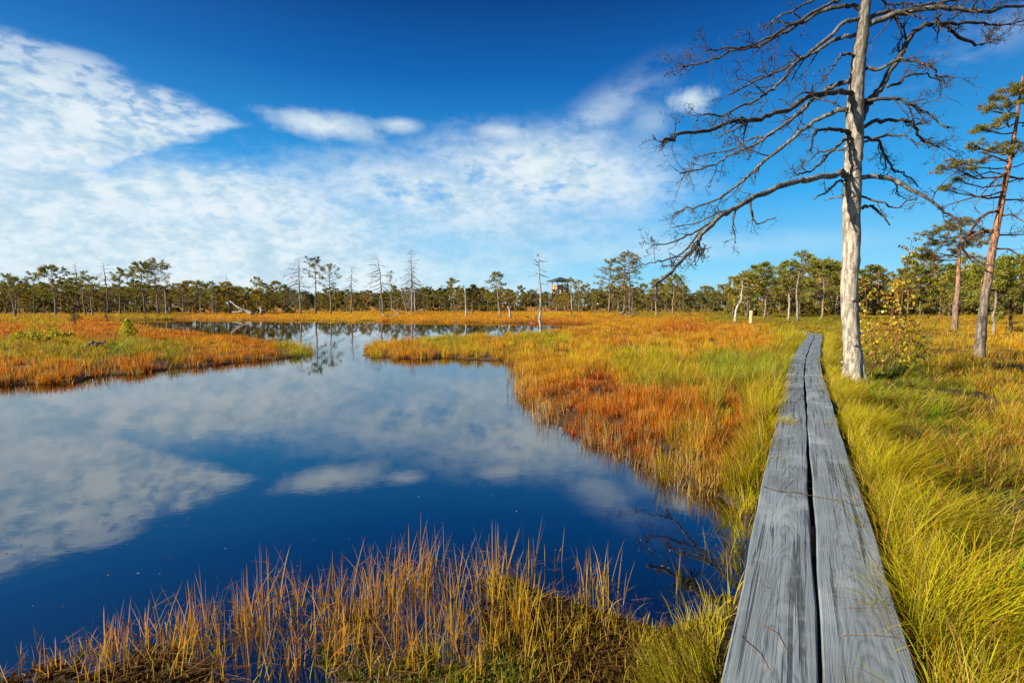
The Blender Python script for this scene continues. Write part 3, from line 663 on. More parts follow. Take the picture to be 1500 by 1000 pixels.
# dead stems and leaf litter lying in and on the wet moss
n = 6500; lp = scatter(1.7, 4.4, 1.0, (-58, 20)); lp = np.stack([rs.uniform(-3.4, 1.6, n), rs.uniform(1.7, 3.6, n)], 1)
okl = (moss_zone(lp) > .2) & (water_sd(lp) < .25) & (path_dist(lp) > .45); lp = lp[okl]; n = len(lp)
zl = np.maximum(height(lp), -.015) + rs.uniform(.0, .012, n)
aa = rs.normal(.5, .9, n); Ll = rs.uniform(.05, .26, n); cl = np.array([.40, .22, .08]) * rs.uniform(.15, 1.5, (n, 1)) ** 1.3 * np.array([[1, .95, .9]])
v, t_, q_, c = blades(np.concatenate([lp, zl[:, None]], 1), aa, Ll, np.full(n, 1.50), rs.normal(.08, .06, n), rs.uniform(.002, .005, n), cl, cl, 3)
tag(fastmesh('stem_litter', v, t_, q_, c, M_grass), 'fallen dead stems lying on wet peat moss in the foreground', 'litter', kind='stuff')
# moss: small star-shaped heads
n = 60000; mp = np.stack([rs.uniform(-3.2, 1.7, n), rs.uniform(1.6, 3.7, n)], 1)
hm = height(mp); okm = (moss_zone(mp) > .3) & (water_sd(mp) < -.02) & (path_dist(mp) > .42) & (hm > -.03)
okm &= rs.rand(n) < np.clip(.20 + .8 * np.clip((mp[:, 0] + 1.0) / 1.4, 0, 1) + .6 * np.clip(2.4 - mp[:, 1], 0, 1), 0, 1) * np.clip(1.25 - (mp[:, 1] - 2.1) * .8, .15, 1)
mp = mp[okm]; hm = hm[okm]; n = len(mp); mo = MB(); per = 8
idx = np.repeat(np.arange(n), per); dr = rs.randn(n * per, 3); dr[:, 2] = np.abs(dr[:, 2]) * .8 + .15; dr /= np.linalg.norm(dr, axis=1)[:, None]
gcol = np.where((fbm(mp[:, 0] * 3, mp[:, 1] * 3, 91) > .46)[:, None], np.array([.13, .135, .014]), np.array([.085, .045, .014])) * rs.uniform(.4, 1.6, (n, 1))
mo.spikes(np.concatenate([mp, hm[:, None]], 1)[idx], dr, rs.uniform(.010, .026, n * per), rs.uniform(.005, .009, n * per), gcol[idx])
tag(mo.build('moss', M_moss, None, False), 'olive and brown peat moss in the near foreground', 'moss', kind='stuff')
# a pale raft of pondweed
pw = MB(); n = 900; c_ = gp(905, 757); pp = np.stack([rs.normal(0, .16, n), rs.normal(0, .10, n)], 1) + c_[:2]; pp[:, 1] += -.25 * (pp[:, 0] - c_[0])
dr = rs.randn(n, 3); dr[:, 2] *= .04; dr /= np.linalg.norm(dr, axis=1)[:, None]
pw.spikes(np.concatenate([pp, np.full((n, 1), -.012)], 1), dr, rs.uniform(.012, .040, n), rs.uniform(.003, .006, n), np.array([.17, .155, .055]) * rs.uniform(.4, 1.3, (n, 1)))
tag(pw.build('pondweed', M_moss, None, False), 'pale floating pondweed on the dark water near the boardwalk', 'pondweed', kind='stuff')

sp = MB(); n = 170; pp = np.array([gp(rs.uniform(-100, 1080), 560 + 330 * rs.rand() ** .6) for i in range(n)]); pp = pp[water_sd(pp) > .25]; n = len(pp); pp[:, 2] = .002
dr = rs.randn(n, 3); dr[:, 2] = 0; dr /= np.linalg.norm(dr, axis=1)[:, None]; sp.spikes(pp, dr, rs.uniform(.006, .022, n), rs.uniform(.002, .006, n), np.array([.22, .18, .12]) * rs.uniform(.4, 1.4, (n, 1)))
tag(sp.build('floating_debris', M_moss, None, False), 'tiny pale flecks drifting on the dark pool', 'debris', kind='stuff')

# big tussocks one can point at, along the right edge of the boards
def tussock(px, py, n, L, sp, lab, green=.5):
    c = gp(px, py, .14); n = int(n)
    fa = rs.uniform(0, 6.28, n); rr = np.sqrt(rs.rand(n)) * sp; p0 = np.stack([c[0] + rr * np.cos(fa), c[1] + rr * np.sin(fa), np.full(n, 0.0)], 1)
    p0[:, 2] = height(p0) - .02 + .06 * (1 - rr / sp)
    az = np.where(rs.rand(n) < .55, rs.normal(-.25, .7, n), fa + rs.normal(0, .4, n))
    Ln = L * rs.uniform(.55, 1.2, n)
    lw = (np.cos(az) < 0); Ln = np.where(lw, Ln * .75, Ln)
    b = np.array(TY['green'][0]) * green + np.array(TY['yg'][0]) * (1 - green); t = np.array(TY['yg'][1]) * (1 - .5 * green) + np.array(TY['green'][1]) * .5 * green
    va = rs.uniform(.65, 1.3, (n, 1)); ct = t * va; cb = b * va
    o_ = rs.rand(n) < .2; ct[o_] = np.array([.50, .24, .03]) * va[o_]
    v, tr_, q_, c4 = blades(p0, az, Ln, np.abs(rs.normal(.25, .15, n)), rs.uniform(.7, 2.1, n), rs.uniform(.0028, .0055, n), np.clip(cb, 0, .7), np.clip(ct, 0, .75), 7)
    tag(fastmesh('grass_tussock', v, tr_, q_, c4, M_grass, tuple(c)), lab, 'tussock', 'arching tussocks along the boardwalk')
for a_ in ((1400, 965, 1500, .58, .20, 'large arching yellow-green tussock at the bottom right corner of the boardwalk'), (1345, 805, 1100, .46, .17, 'green tussock beside the right plank, next behind the large corner tussock', .7),
           (1300, 725, 1300, .50, .19, 'thick drooping bright green tussock right of the twig lying on the boardwalk', .3), (1262, 650, 1300, .50, .20, 'lush sunlit tussock between the twig and the bare tree, right of the boards', .3),
           (1236, 600, 900, .44, .18, 'yellow-green tussock in front of the big bare tree at the boardwalk edge', .3), (1136, 640, 800, .34, .13, 'bright yellow tussock left of the boards before the rust marsh', .1), (1122, 700, 600, .28, .10, 'yellow tussock left of the boards where the dark water begins', .1)):
    tussock(*a_)

# ------------------------------------------------------------------ trees
GREY = np.array([.46, .43, .38]); DARKTWIG = np.array([.135, .105, .080]); REDB = np.array([.36, .165, .085]); LOWB = np.array([.20, .155, .125])
def limb(rng, p, d, L, n, droop, wig, up_end=0.0):
    """a crooked limb: points from p along d"""
    pts = [np.array(p, float)]; d = nrm(np.array(d, float))
    for i in range(n):
        d = nrm(d + wig * rng.randn(3) + np.array([0, 0, -droop + up_end * (i / n)]) / n * 2)
        pts.append(pts[-1] + d * L / n)
    return np.array(pts)
class Needles:
    def __init__(s): s.P = []; s.D = []; s.L = []; s.W = []; s.C = []
    def clump(s, rng, c, d, r, n, L, w, col, up=.35):
        P = np.asarray(c) + rng.normal(0, r * .45, (n, 3)) * np.array([1, 1, .6])
        D = np.asarray(d) * .55 + rng.randn(n, 3) * .75 + np.array([0, 0, up]); D /= np.linalg.norm(D, axis=1)[:, None]
        s.P.append(P); s.D.append(D); s.L.append(L * rng.uniform(.6, 1.2, n)); s.W.append(w * rng.uniform(.7, 1.3, n))
        s.C.append(np.asarray(col) * rng.uniform(.7, 1.3) * rng.uniform(.75, 1.25, (n, 1)))
    def into(s, mb, rng): mb.spikes(np.concatenate(s.P), np.concatenate(s.D), np.concatenate(s.L), np.concatenate(s.W), np.concatenate(s.C), rng=rng)
def make_tree(name, loc, h, label, group=None, seed=1, kind='live', cb=.45, spread=.22, nbr=26, lean=(0, 0), r0=None, dead_low=.2, fol=1.0, crook=.012, droop=.5, col=None, bark=None, left=0.0, top_flat=0.0, needle=(.26, .055), sides=6, broken=False, twigs=3):
    rng = np.random.RandomState(seed)
    root = empty(name, tuple(loc), label, 'tree', group)
    r0 = r0 or h * .0145 + .02
    tn = 12; tz = np.linspace(0, 1, tn); tp = np.zeros((tn, 3)); w = np.cumsum(rng.randn(tn, 2) * crook * h, axis=0) * .6; w -= w[0]
    tp[:, :2] = w + np.outer(tz ** 1.1, lean) * h; tp[:, 2] = tz * h
    tr = r0 * (1 - tz) ** .8 + .008 + r0 * .25 * np.exp(-tz * 25)
    if broken: tr = r0 * (1 - .55 * tz)
    tp[0, 2] = -.15
    dead = kind == 'dead'
    bk = bark if bark is not None else (GREY if dead else None)
    tcol = np.array([bk if bk is not None else LOWB * (1 - s) + REDB * s for s in np.clip((tz - .15) / .45, 0, 1)])
    mb = MB(); mb.tube(tp, tr, sides, tcol, rough=.06, rng=rng)
    nd = Needles(); base = np.array(col if col is not None else (.082, .098, .016)) * np.array([2.45, 2.05, 1.5])
    def at(s): return np.array([np.interp(s, tz, tp[:, i]) for i in range(3)])
    ga = rng.uniform(0, 6.28)
    for i in range(nbr):
        s = cb * (1 - dead_low) + (1 - cb * (1 - dead_low)) * ((i + rng.rand() * .8) / nbr) ** .9
        s = min(s, .985); ga += 2.4 + rng.normal(0, .4); az = ga
        if left and rng.rand() < left: az = math.pi + rng.normal(0, .6)
        u = (s - cb) / max(1e-3, 1 - cb)
        if dead: L = spread * h * (1.05 - .8 * max(0, u)) * rng.uniform(.5, 1.15)
        else: L = spread * h * (math.sin(math.pi * min(1, max(.06, .30 + .70 * u - .12 * top_flat * u))) ** .7 * .95 + .12) * rng.uniform(.65, 1.2)
        alive = (not dead) and s > cb - .02 * rng.rand()
        if not alive and not dead: L *= rng.uniform(.3, .8)
        ele = (.05 - .35 * (1 - u) if dead else .30 + .35 * u) + rng.normal(0, .12)
        if u < 0: ele -= .25
        d = np.array([math.cos(az) * math.cos(ele), math.sin(az) * math.cos(ele), math.sin(ele)])
        P_ = limb(rng, at(s), d, L, 5, droop * (.9 if dead or u < .2 else .25), .13, .9 * droop)
        rb = max(.030 if dead else .016, min(r0 * .40, L * .030) * (1 - .3 * u)); bc = DARKTWIG * 1.3 if alive or not dead else (GREY * .62 + DARKTWIG * .38)
        if bark is not None and dead: bc = np.array(bark) * .75
        mb.tube(P_, np.linspace(rb, rb * .3, 6), 4, bc, cap=False)
        nt = twigs + (1 if dead else 0) + int(L > 1.2)
        for q in range(nt):
            f = rng.uniform(.3, .97); p0 = np.array([np.interp(f, np.linspace(0, 1, 6), P_[:, i]) for i in range(3)])
            dd = nrm(d + rng.randn(3) * .65 + np.array([0, 0, .1 if alive else -.1])); l2 = L * rng.uniform(.2, .45) * (1.1 - f * .4)
            T = limb(rng, p0, dd, l2, 3, .1, .22, .4); mb.tube(T, np.linspace(rb * .45, rb * .18, 4), 3, bc * .9, cap=False)
            if alive:
                for e in (T[-1], T[2]):
                    if rng.rand() < .85 * fol: nd.clump(rng, e, dd, .16 + .05 * L, int(15 * min(1.4, fol)) + 4, needle[0], needle[1], base * rng.uniform(.75, 1.3) * np.array([rng.uniform(.9, 1.25), 1, 1]))
        if alive and rng.rand() < .95 * fol:
            nd.clump(rng, P_[-1], d, .22 + .06 * L, int(22 * min(1.4, fol)) + 4, needle[0], needle[1], base * rng.uniform(.8, 1.3)); nd.clump(rng, P_[4], d, .2 + .06 * L, int(16 * min(1.4, fol)) + 3, needle[0], needle[1], base * rng.uniform(.7, 1.2))
    if not dead: nd.clump(rng, tp[-1], (0, 0, 1), .25, 24, needle[0], needle[1], base)
    mb.build('trunk', M_dead if (dead or bark is not None) else M_bark, root)
    if nd.P:
        nb_ = MB(); nd.into(nb_, rng); nb_.build('crown', M_needle, root, False)
    return root
def copy_tree(o, loc, s, rz, label, group):
    c = o.copy(); COL.objects.link(c); c.location = loc; c.scale = s; c.rotation_euler = (0, 0, rz); tag(c, label, 'tree', group)
    for ch in list(o.children):
        d = ch.copy(); COL.objects.link(d); d.parent = c
    return c
def tree_px(px, pyb, pyt, label, name='bog_pine', zg=.12, **kw):
    b = gp(px, pyb, zg); t = atd(px, pyt, b[1]); b[2] = height(b[None, :2])[0] if b[1] < 150 else .12
    return make_tree(name, b, t[2] - b[2], label, **kw)

# --- named trees round the pool, left to right
G1 = 'taller pines rising above the left treeline'; G2 = 'bare and thin-topped pines on the far shore'; G3 = 'tall pines right of the tower'; G4 = 'pines at the far end of the boardwalk'
PALE = (.50, .47, .42); DK = (.15, .125, .105)
tree_px(24, 466, 406, 'leaning pale-footed pine, leftmost tall trunk at the left edge of the treeline', group=G1, seed=11, cb=.6, spread=.3, nbr=20, lean=(-.10, 0), fol=.45, bark=(.28, .26, .23))
tree_px(52, 461, 401, 'dark pine with a small flat top, second tall one from the left edge', group=G1, seed=12, cb=.66, spread=.22, nbr=18, fol=.8, bark=DK)
tree_px(82, 463, 393, 'broad umbrella-topped pine, third tall one from the left edge', group=G1, seed=13, cb=.62, spread=.30, nbr=24, lean=(-.10, 0), fol=1.0, bark=(.25, .22, .19))
tree_px(118, 460, 384, 'bare spiky dead pine just right of the umbrella-topped pine on the left', 'dead_pine', group=G1, seed=14, kind='dead', cb=.5, spread=.22, nbr=22, lean=(-.03, 0), bark=DK)
tree_px(125, 462, 399, 'thin-crowned brownish pine against the bare spiky one on the left', group=G1, seed=15, cb=.6, spread=.22, nbr=20, fol=.5, bark=(.26, .22, .19))
tree_px(136, 463, 407, 'slim grey-trunked pine half hidden left of the wide bare pine', group=G1, seed=16, cb=.65, spread=.25, nbr=16, fol=.45, bark=(.30, .27, .24))
tree_px(158, 461, 384, 'wide bare dead pine with upswept limbs in the left treeline', 'dead_pine', group=G1, seed=17, kind='dead', cb=.55, spread=.32, nbr=20, lean=(-.06, 0), bark=DK, droop=.1)
tree_px(176, 461, 395, 'tall narrow live pine right of the wide bare one in the left treeline', group=G1, seed=18, cb=.45, spread=.20, nbr=28, fol=.7, bark=(.23, .18, .15))
tree_px(213, 461, 388, 'tall bushy pine, left one of the tall green pair in the left treeline', group=G1, seed=19, cb=.55, spread=.30, nbr=30, fol=1.0, bark=(.24, .17, .13), lean=(-.03, 0))
tree_px(233, 461, 386, 'tall spreading pine, right one of the tall green pair in the left treeline', group=G1, seed=20, cb=.52, spread=.36, nbr=28, fol=.8, bark=(.24, .17, .13), lean=(-.04, 0))
tree_px(244, 463, 418, 'thin pale bare trunk right below the tall green pair', 'dead_pine', group=G1, seed=21, kind='dead', cb=.6, spread=.16, nbr=9, bark=PALE, lean=(-.05, 0))
tree_px(294, 462, 414, 'low ragged grey-brown pine right of the tall green pair', group=G1, seed=22, cb=.4, spread=.28, nbr=24, fol=.5, bark=(.36, .33, .29))
tree_px(313, 461, 413, 'nearly bare twiggy pine left of the thin dead spire', 'dead_pine', group=G1, seed=23, kind='dead', cb=.45, spread=.26, nbr=20, bark=(.30, .26, .22))
tree_px(333, 458, 397, 'thin dark dead spire above the treeline left of the fallen white trunk', 'dead_pine', group=G1, seed=24, kind='dead', cb=.35, spread=.09, nbr=16, bark=(.10, .085, .075), r0=.09)
tree_px(378, 459, 408, 'slender lone pine with a small light top right of the fallen white trunk', group=G1, seed=25, cb=.6, spread=.22, nbr=24, fol=.6, bark=(.28, .23, .19))
tree_px(440, 461, 377, 'tall dead grey pine with drooping limbs, leftmost of the far-shore row', 'dead_pine', group=G2, seed=26, kind='dead', cb=.36, spread=.44, nbr=34, left=.35, bark=(.27, .25, .22), droop=.3, twigs=5)
tree_px(462, 461, 379, 'dark tufted-topped pine, second in the far-shore row', group=G2, seed=27, cb=.62, spread=.20, nbr=25, fol=.65, bark=(.24, .16, .12), col=(.060, .060, .022))
tree_px(485, 461, 389, 'thin grey-green topped pine, third in the far-shore row', group=G2, seed=28, cb=.55, spread=.24, nbr=24, fol=.5, bark=(.27, .22, .18), col=(.10, .11, .045))
tree_px(514, 459, 389, 'dead straight pine with sparse level limbs in the middle of the far-shore row', 'dead_pine', group=G2, seed=29, kind='dead', cb=.48, spread=.30, nbr=24, bark=(.25, .22, .19))
tree_px(562, 459, 373, 'leaning dead pine with long bare limbs to the left, on the far shore', 'dead_pine', group=G2, seed=30, kind='dead', cb=.48, spread=.38, nbr=26, lean=(-.07, 0), left=.5, bark=(.26, .24, .21), droop=.2)
tree_px(574, 458, 399, 'feathery thin grey pine just left of the tallest bare twin', group=G2, seed=31, cb=.5, spread=.17, nbr=22, fol=.3, bark=(.34, .30, .26))
tree_px(556, 461, 425, 'small pale dead tree low between the leaning dead pine and the middle one', 'dead_pine', group=G2, seed=32, kind='dead', cb=.3, spread=.3, nbr=12, bark=(.34, .31, .26))
tree_px(604, 458, 363, 'tallest bare pine of the far shore with a dense comb of twigs', 'dead_pine', group=G2, seed=33, kind='dead', cb=.34, spread=.27, nbr=56, bark=(.34, .32, .29), droop=.15, twigs=5, crook=.004)
tree_px(609, 458, 398, 'shorter pale trunk standing close against the tallest bare pine', 'dead_pine', group=G2, seed=34, kind='dead', cb=.5, spread=.14, nbr=14, bark=PALE, lean=(-.04, 0))
tree_px(597, 461, 428, 'crooked low pale tree at the foot of the tallest bare pine', 'dead_pine', group=G2, seed=35, kind='dead', cb=.3, spread=.25, nbr=10, bark=PALE, lean=(-.25, 0))
tree_px(666, 459, 411, 'small round-topped pine left of the broken pale snag', group=G2, seed=36, cb=.5, spread=.30, nbr=22, fol=.9)
tree_px(683, 465, 422, 'short pale snag with a broken top on the far shore', 'dead_pine', group=G2, seed=37, kind='dead', cb=.55, spread=.16, nbr=7, bark=PALE, broken=True, lean=(-.09, 0), r0=.13)
tree_px(692, 459, 418, 'dark dense little spruce-like pine right of the broken snag', group=G2, seed=38, cb=.15, spread=.24, nbr=34, fol=1.1, col=(.030, .042, .012))
tree_px(732, 464, 401, 'half-green pine with pale trunk and bare left limbs, left of the white snag', group=G2, seed=39, cb=.38, spread=.28, nbr=30, fol=.55, bark=(.40, .35, .29), lean=(-.07, 0))
tree_px(793, 490, 369, 'white weathered snag with a few bare limbs on the pool edge, before the tower', 'dead_pine', group=G2, seed=40, kind='dead', cb=.42, spread=.26, nbr=17, bark=(.42, .39, .34), lean=(-.035, 0), droop=.0, left=.35, twigs=1, r0=.078, sides=8)
tree_px(837, 463, 408, 'slim straight whitish trunk right of the tower', group=G3, seed=41, cb=.7, spread=.16, nbr=12, fol=.6, bark=(.56, .50, .42), r0=.09)
tree_px(848, 459, 412, 'feathery light green pine between the tower and the tall group', group=G3, seed=42, cb=.45, spread=.3, nbr=22, fol=.6, col=(.11, .12, .03))
tree_px(892, 459, 382, 'broad live pine, left one of the tall group right of the tower', group=G3, seed=43, cb=.36, spread=.28, nbr=40, fol=.85, bark=(.27, .20, .15), col=(.095, .105, .028))
tree_px(914, 459, 374, 'tall red-stemmed pine in the middle of the tall group right of the tower', group=G3, seed=44, cb=.6, spread=.20, nbr=25, fol=.65, col=(.090, .100, .03))
tree_px(923, 459, 371, 'tallest pine of the group right of the tower, at its right side', group=G3, seed=45, cb=.5, spread=.26, nbr=34, fol=.85, col=(.085, .095, .025))
tree_px(905, 457, 405, 'small bushy yellowish pine under the tall group', group=G3, seed=46, cb=.2, spread=.3, nbr=26, fol=1, col=(.13, .13, .016))
tree_px(961, 463, 412, 'short pale-trunked pine right of the tall group', group=G3, seed=47, cb=.55, spread=.28, nbr=20, fol=.7, bark=(.46, .40, .33))
tree_px(986, 461, 404, 'red-trunked pine under the tip of the long bare limb', group=G3, seed=48, cb=.52, spread=.28, nbr=26, fol=.8, bark=(.36, .24, .16))
tree_px(1001, 458, 405, 'dark thin half-bare pine right of the red-trunked one', group=G3, seed=49, cb=.55, spread=.2, nbr=18, fol=.35, bark=DK)
tree_px(940, 457, 416, 'low dark bushy pine beside the tall group', group=G3, seed=50, cb=.25, spread=.28, nbr=28, fol=1.0)
tree_px(1119, 466, 388, 'forked pine with several stems, left of the boardwalk bend', group=G4, seed=51, cb=.5, spread=.26, nbr=34, fol=.8, bark=(.34, .24, .18), crook=.02)
tree_px(1155, 470, 387, 'straight pale-footed pine, left one of the two nearest the boardwalk bend', group=G4, seed=52, cb=.55, spread=.26, nbr=30, fol=.9, bark=(.40, .33, .27))
tree_px(1169, 472, 373, 'tall thin-topped pine, right one of the two nearest the boardwalk bend', group=G4, seed=53, cb=.62, spread=.24, nbr=22, fol=.45, bark=(.34, .27, .21))
tree_px(1204, 468, 385, 'dense pine just left of the big bare tree trunk', group=G4, seed=54, cb=.42, spread=.32, nbr=38, fol=1.0, bark=(.34, .24, .18))
tree_px(1078, 474, 410, 'crooked white dead tree with a kinked foot, left of the wooden post', 'dead_pine', group=G4, seed=55, kind='dead', cb=.62, spread=.28, nbr=8, bark=(.60, .56, .47), crook=.03, lean=(.08, 0), r0=.10)
tree_px(1094, 466, 404, 'light green leaning pine behind the wooden post', group=G4, seed=56, cb=.45, spread=.32, nbr=28, fol=.9, col=(.11, .12, .018))
tree_px(1456, 492, 388, 'pine behind the leaning red-barked one, close on its right', group=G4, seed=57, cb=.5, spread=.26, nbr=40, fol=1.0, needle=(.2, .035), bark=(.30, .24, .20))
tree_px(1481, 489, 382, 'dark-trunked pine at the right edge of the photo', group=G4, seed=58, cb=.4, spread=.3, nbr=44, fol=1.0, needle=(.2, .035), bark=(.16, .12, .10))
tree_px(1395, 478, 400, 'grey-stemmed young pine left of the leaning red-barked pine, in the back', group=G4, seed=59, cb=.4, spread=.3, nbr=30, fol=.9, needle=(.22, .04), bark=(.20, .17, .14))
tree_px(110, 478, 446, 'little dark bush-like pine on the left island', group='small saplings on the left island', seed=60, cb=.25, spread=.22, nbr=22, fol=.45, bark=(.08, .06, .05), needle=(.14, .03), crook=.03, col=(.05, .05, .015))
tree_px(156, 474, 441, 'wispy bare sapling on the left island', 'sapling', group='small saplings on the left island', seed=61, kind='dead', cb=.3, spread=.25, nbr=16, bark=(.16, .12, .10), r0=.03, crook=.025)
def young_pine(px, pyb, pyt, label, seed):
    rng = np.random.RandomState(seed); b = gp(px, pyb, .12); h = atd(px, pyt, b[1])[2] - b[2]
    root = empty('young_pine', tuple(b), label, 'tree', 'small saplings on the left island'); mb = MB(); nd = Needles()
    mb.tube([(0, 0, -.1), (.01, 0, h * .5), (0, 0, h)], (.025, .018, .006), 5, (.30, .20, .08))
    for i in range(26):
        s = .15 + .8 * i / 26; az = i * 2.4; L = (1.05 - s) * h * .42; d = np.array([math.cos(az), math.sin(az), .45]); P_ = np.array([(0, 0, s * h), nrm(d) * L * .5 + (0, 0, s * h), nrm(d) * L + (0, 0, s * h + .05)])
        mb.tube(P_, (.010, .008, .004), 3, (.30, .20, .08), cap=False)
        for e in (P_[1], P_[2]): nd.clump(rng, e, nrm(d), .05, 18, .12, .022, (.50, .46, .02))
    mb.build('trunk', M_bark, root); nb_ = MB(); nd.into(nb_, rng); nb_.build('crown', M_needle, root, False)
young_pine(188, 500, 468, 'bright yellow-green young pine standing on the left island', 3)
# yellow low bushes on the island
for i, (px, py, s, lb) in enumerate(((30, 500, .8, 'low yellow bush farthest left on the left island'), (62, 505, 1.2, 'wide yellow bush on the left island, left of the driftwood'), (86, 500, 1.0, 'upright yellow-green bush on the left island nearest the driftwood'))):
    rng = np.random.RandomState(80 + i); b = gp(px, py, .12); root = empty('bog_shrub', tuple(b), lb, 'shrub', 'yellow bushes on the left island'); nd = Needles(); mb = MB()
    for q in range(16):
        d = nrm(np.array([rng.randn() * .9, rng.randn() * .9, 1.0])); L = s * rng.uniform(.3, .65); mb.tube([(0, 0, -.05), d * L * .5 + (0, 0, .03), d * L], (.010, .008, .004), 3, (.25, .17, .07), cap=False)
        nd.clump(rng, d * L, d, .09, 26, .09, .035, (.44, .38, .02)); nd.clump(rng, d * L * .7, d, .09, 18, .09, .035, (.33, .32, .02))
    mb.build('stem', M_bark, root); nb_ = MB(); nd.into(nb_, rng); nb_.build('foliage', M_leaf, root, False)

# --- the many smaller pines of the treeline, copied from a few kinds
protos = []
for i, kw in enumerate((dict(cb=.34, spread=.26, nbr=24, fol=.6, col=(.075, .092, .014)), dict(cb=.42, spread=.30, nbr=22, fol=.62, col=(.095, .108, .016)), dict(cb=.44, spread=.26, nbr=22, fol=.6, col=(.105, .102, .016)), dict(cb=.25, spread=.23, nbr=25, fol=.65, col=(.060, .078, .013)),
                        dict(cb=.45, spread=.28, nbr=22, fol=.75, col=(.085, .095, .018)), dict(cb=.50, spread=.26, nbr=26, fol=.8, col=(.090, .092, .022)), dict(cb=.25, spread=.32, nbr=30, fol=.7, col=(.120, .110, .018)), dict(cb=.35, spread=.22, nbr=28, fol=.5, col=(.085, .075, .030), bark=(.30, .26, .22)))):
    protos.append((kw, i))
first = {}
def wood_pine(px, pyb, pyt, zone, rng):
    b = gp(px, pyb, .12); b[2] = .10; t = atd(px, pyt, b[1])[2] - .1; i = rng.randint(len(protos)); lb, gr = zone
    if i not in first:
        kw, j = protos[i]; first[i] = make_tree('small_bog_pine', b, 6.0, lb, group=gr, seed=200 + j, needle=(.27, .070), sides=5, twigs=4, **kw); o = first[i]; o.scale = (t / 6.0,) * 3; tag(o, lb, 'tree', gr)
        return
    f = rng.uniform(.9, 1.25)
    copy_tree(first[i], tuple(b), (t / 6 * f, t / 6 * f, t / 6), rng.uniform(0, 6.28), lb, gr)
rng = np.random.RandomState(5)
ZL = ('bushy olive pine in the dense treeline at the left, behind the back pool', 'pines of the left treeline'); ZM = ('low olive pine in the far treeline between the bare far-shore trees and the tower', 'pines of the middle treeline')
ZR = ('low olive pine in the far treeline right of the tower', 'pines right of the tower'); ZF = ('bushy pine in the treeline beyond the boardwalk and the big bare tree', 'pines of the right treeline')
for i in range(92):
    px = -60 + 480 * (i + rng.rand()) / 92; row = rng.rand(); wood_pine(px, 460.5 - 4.5 * row, rng.normal(418 + .012 * px, 5.5), ZL, rng)
for i in range(64):
    px = 415 + 410 * (i + rng.rand()) / 64; row = rng.rand(); t_ = rng.normal(428.5, 3.6); wood_pine(px, 457.2 - 2.2 * row, max(t_, 431) if px > 790 else t_, ZM, rng)
for i in range(44):
    px = 825 + 245 * (i + rng.rand()) / 44; row = rng.rand(); t_ = rng.normal(423, 5); wood_pine(px, 457.8 - 2.5 * row, max(t_, 429) if px < 850 else t_, ZR, rng)
for i in range(80):
    px = 1070 + 520 * (i + rng.rand()) / 80; row = rng.rand(); wood_pine(px, 464.5 - 6 * row, rng.normal(416 - max(0, min(12, (px - 1090) * .15)), 12), ZF, rng)
# far forest and undergrowth: masses nobody could count
def mass(name, label, spots, col, L, w, per, stem=None):
    nd = Needles(); r_ = np.random.RandomState(3)
    for (b, h, sp) in spots:
        for q in range(per):
            s = r_.rand() ** .8; rr = sp * (1 - s * .8) * math.sqrt(r_.rand()); a = r_.uniform(0, 6.28)
            nd.clump(r_, b + np.array([rr * math.cos(a), rr * math.sin(a), h * (.06 + .94 * s)]), (math.cos(a) * .5, math.sin(a) * .5, .4), L * .5, 9, L, w, np.array(col) * r_.uniform(.7, 1.3))
    mb = MB(); nd.into(mb, r_); tag(mb.build(name, M_needle, None, False), label, 'forest' if 'forest' in name else 'bushes', kind='stuff')
sp_ = []
for i in range(480):
    px = -150 + 1800 * rng.rand(); D_ = rng.uniform(300, 420); b = atd(px, 447.6, D_); b[2] = 0
    ht = (447.6 - rng.normal(430 - 3 * math.sin(px * .011) - 2 * math.sin(px * .03 + 1), 2.0)) * D_ / 750 + 1.75
    sp_.append((b, ht, 4.2))
mass('distant_forest', 'dark green far forest along the whole horizon', sp_, (.046, .066, .024), 2.0, .75, 30)
sp_ = []
for i in range(420):
    px = -100 + 1750 * rng.rand(); yb = 459.5 - 4.5 * rng.rand() if px < 430 else (456.5 - 2 * rng.rand() if px < 1060 else 463 - 6 * rng.rand()); b = gp(px, yb, .12)
    sp_.append((b, rng.uniform(.6, 2.2), rng.uniform(.8, 1.8)))
mass('undergrowth', 'low brown-green bushes under the treeline pines', sp_, (.20, .155, .022), .40, .14, 22)

# ------------------------------------------------------------------ the big bare pine
HB = gp(1250, 565, .10); HY = HB[1]
def zp(zx, zy): return 940 + zx * .42, zy * .42
hero = empty('dead_pine', tuple(HB), 'tall bare silver-grey dead pine with long drooping limbs beside the boardwalk', 'tree')
rng = np.random.RandomState(77)
tpx = [(1249.5, 566, 29), (1249.5, 556, 26.5), (1248.5, 535, 25), (1247, 500, 24), (1245.5, 450, 24), (1246, 400, 23.5), (1247, 350, 23.5), (1248, 300, 24), (1250, 250, 23.5), (1252, 205, 23), (1252, 160, 23.5), (1254, 130, 21), (1258, 85, 18.5), (1263, 45, 16.5), (1269, 0, 13), (1276, -60, 9.5), (1282, -120, 6), (1286, -170, 2.5)]
pxm = HY / 750
TP = []; TR = []
for (x, y, w_) in tpx: TP.append(atd(x, y, HY) - HB); TR.append(w_ / 2 * pxm * .94)
TP = np.array(TP); TR = np.array(TR); ts = np.linspace(0, len(TP) - 1, 90)
TPf = np.stack([np.interp(ts, np.arange(len(TP)), TP[:, i]) for i in range(3)], 1); TRf = np.interp(ts, np.arange(len(TP)), TR)
TRf = TRf * (1 + .05 * np.sin(ts * 3.1) * (rng.rand(90) - .2)); TPf[:, :2] += .012 * np.cumsum(rng.randn(90, 2), 0) / 3
mb = MB(); tc_ = np.array([np.array([.43, .375, .30]) * (1 if s < 8 else max(.50, 1 - .11 * (s - 8))) for s in ts]); mb.tube(TPf, TRf, 18, tc_, rough=.035, rng=rng)
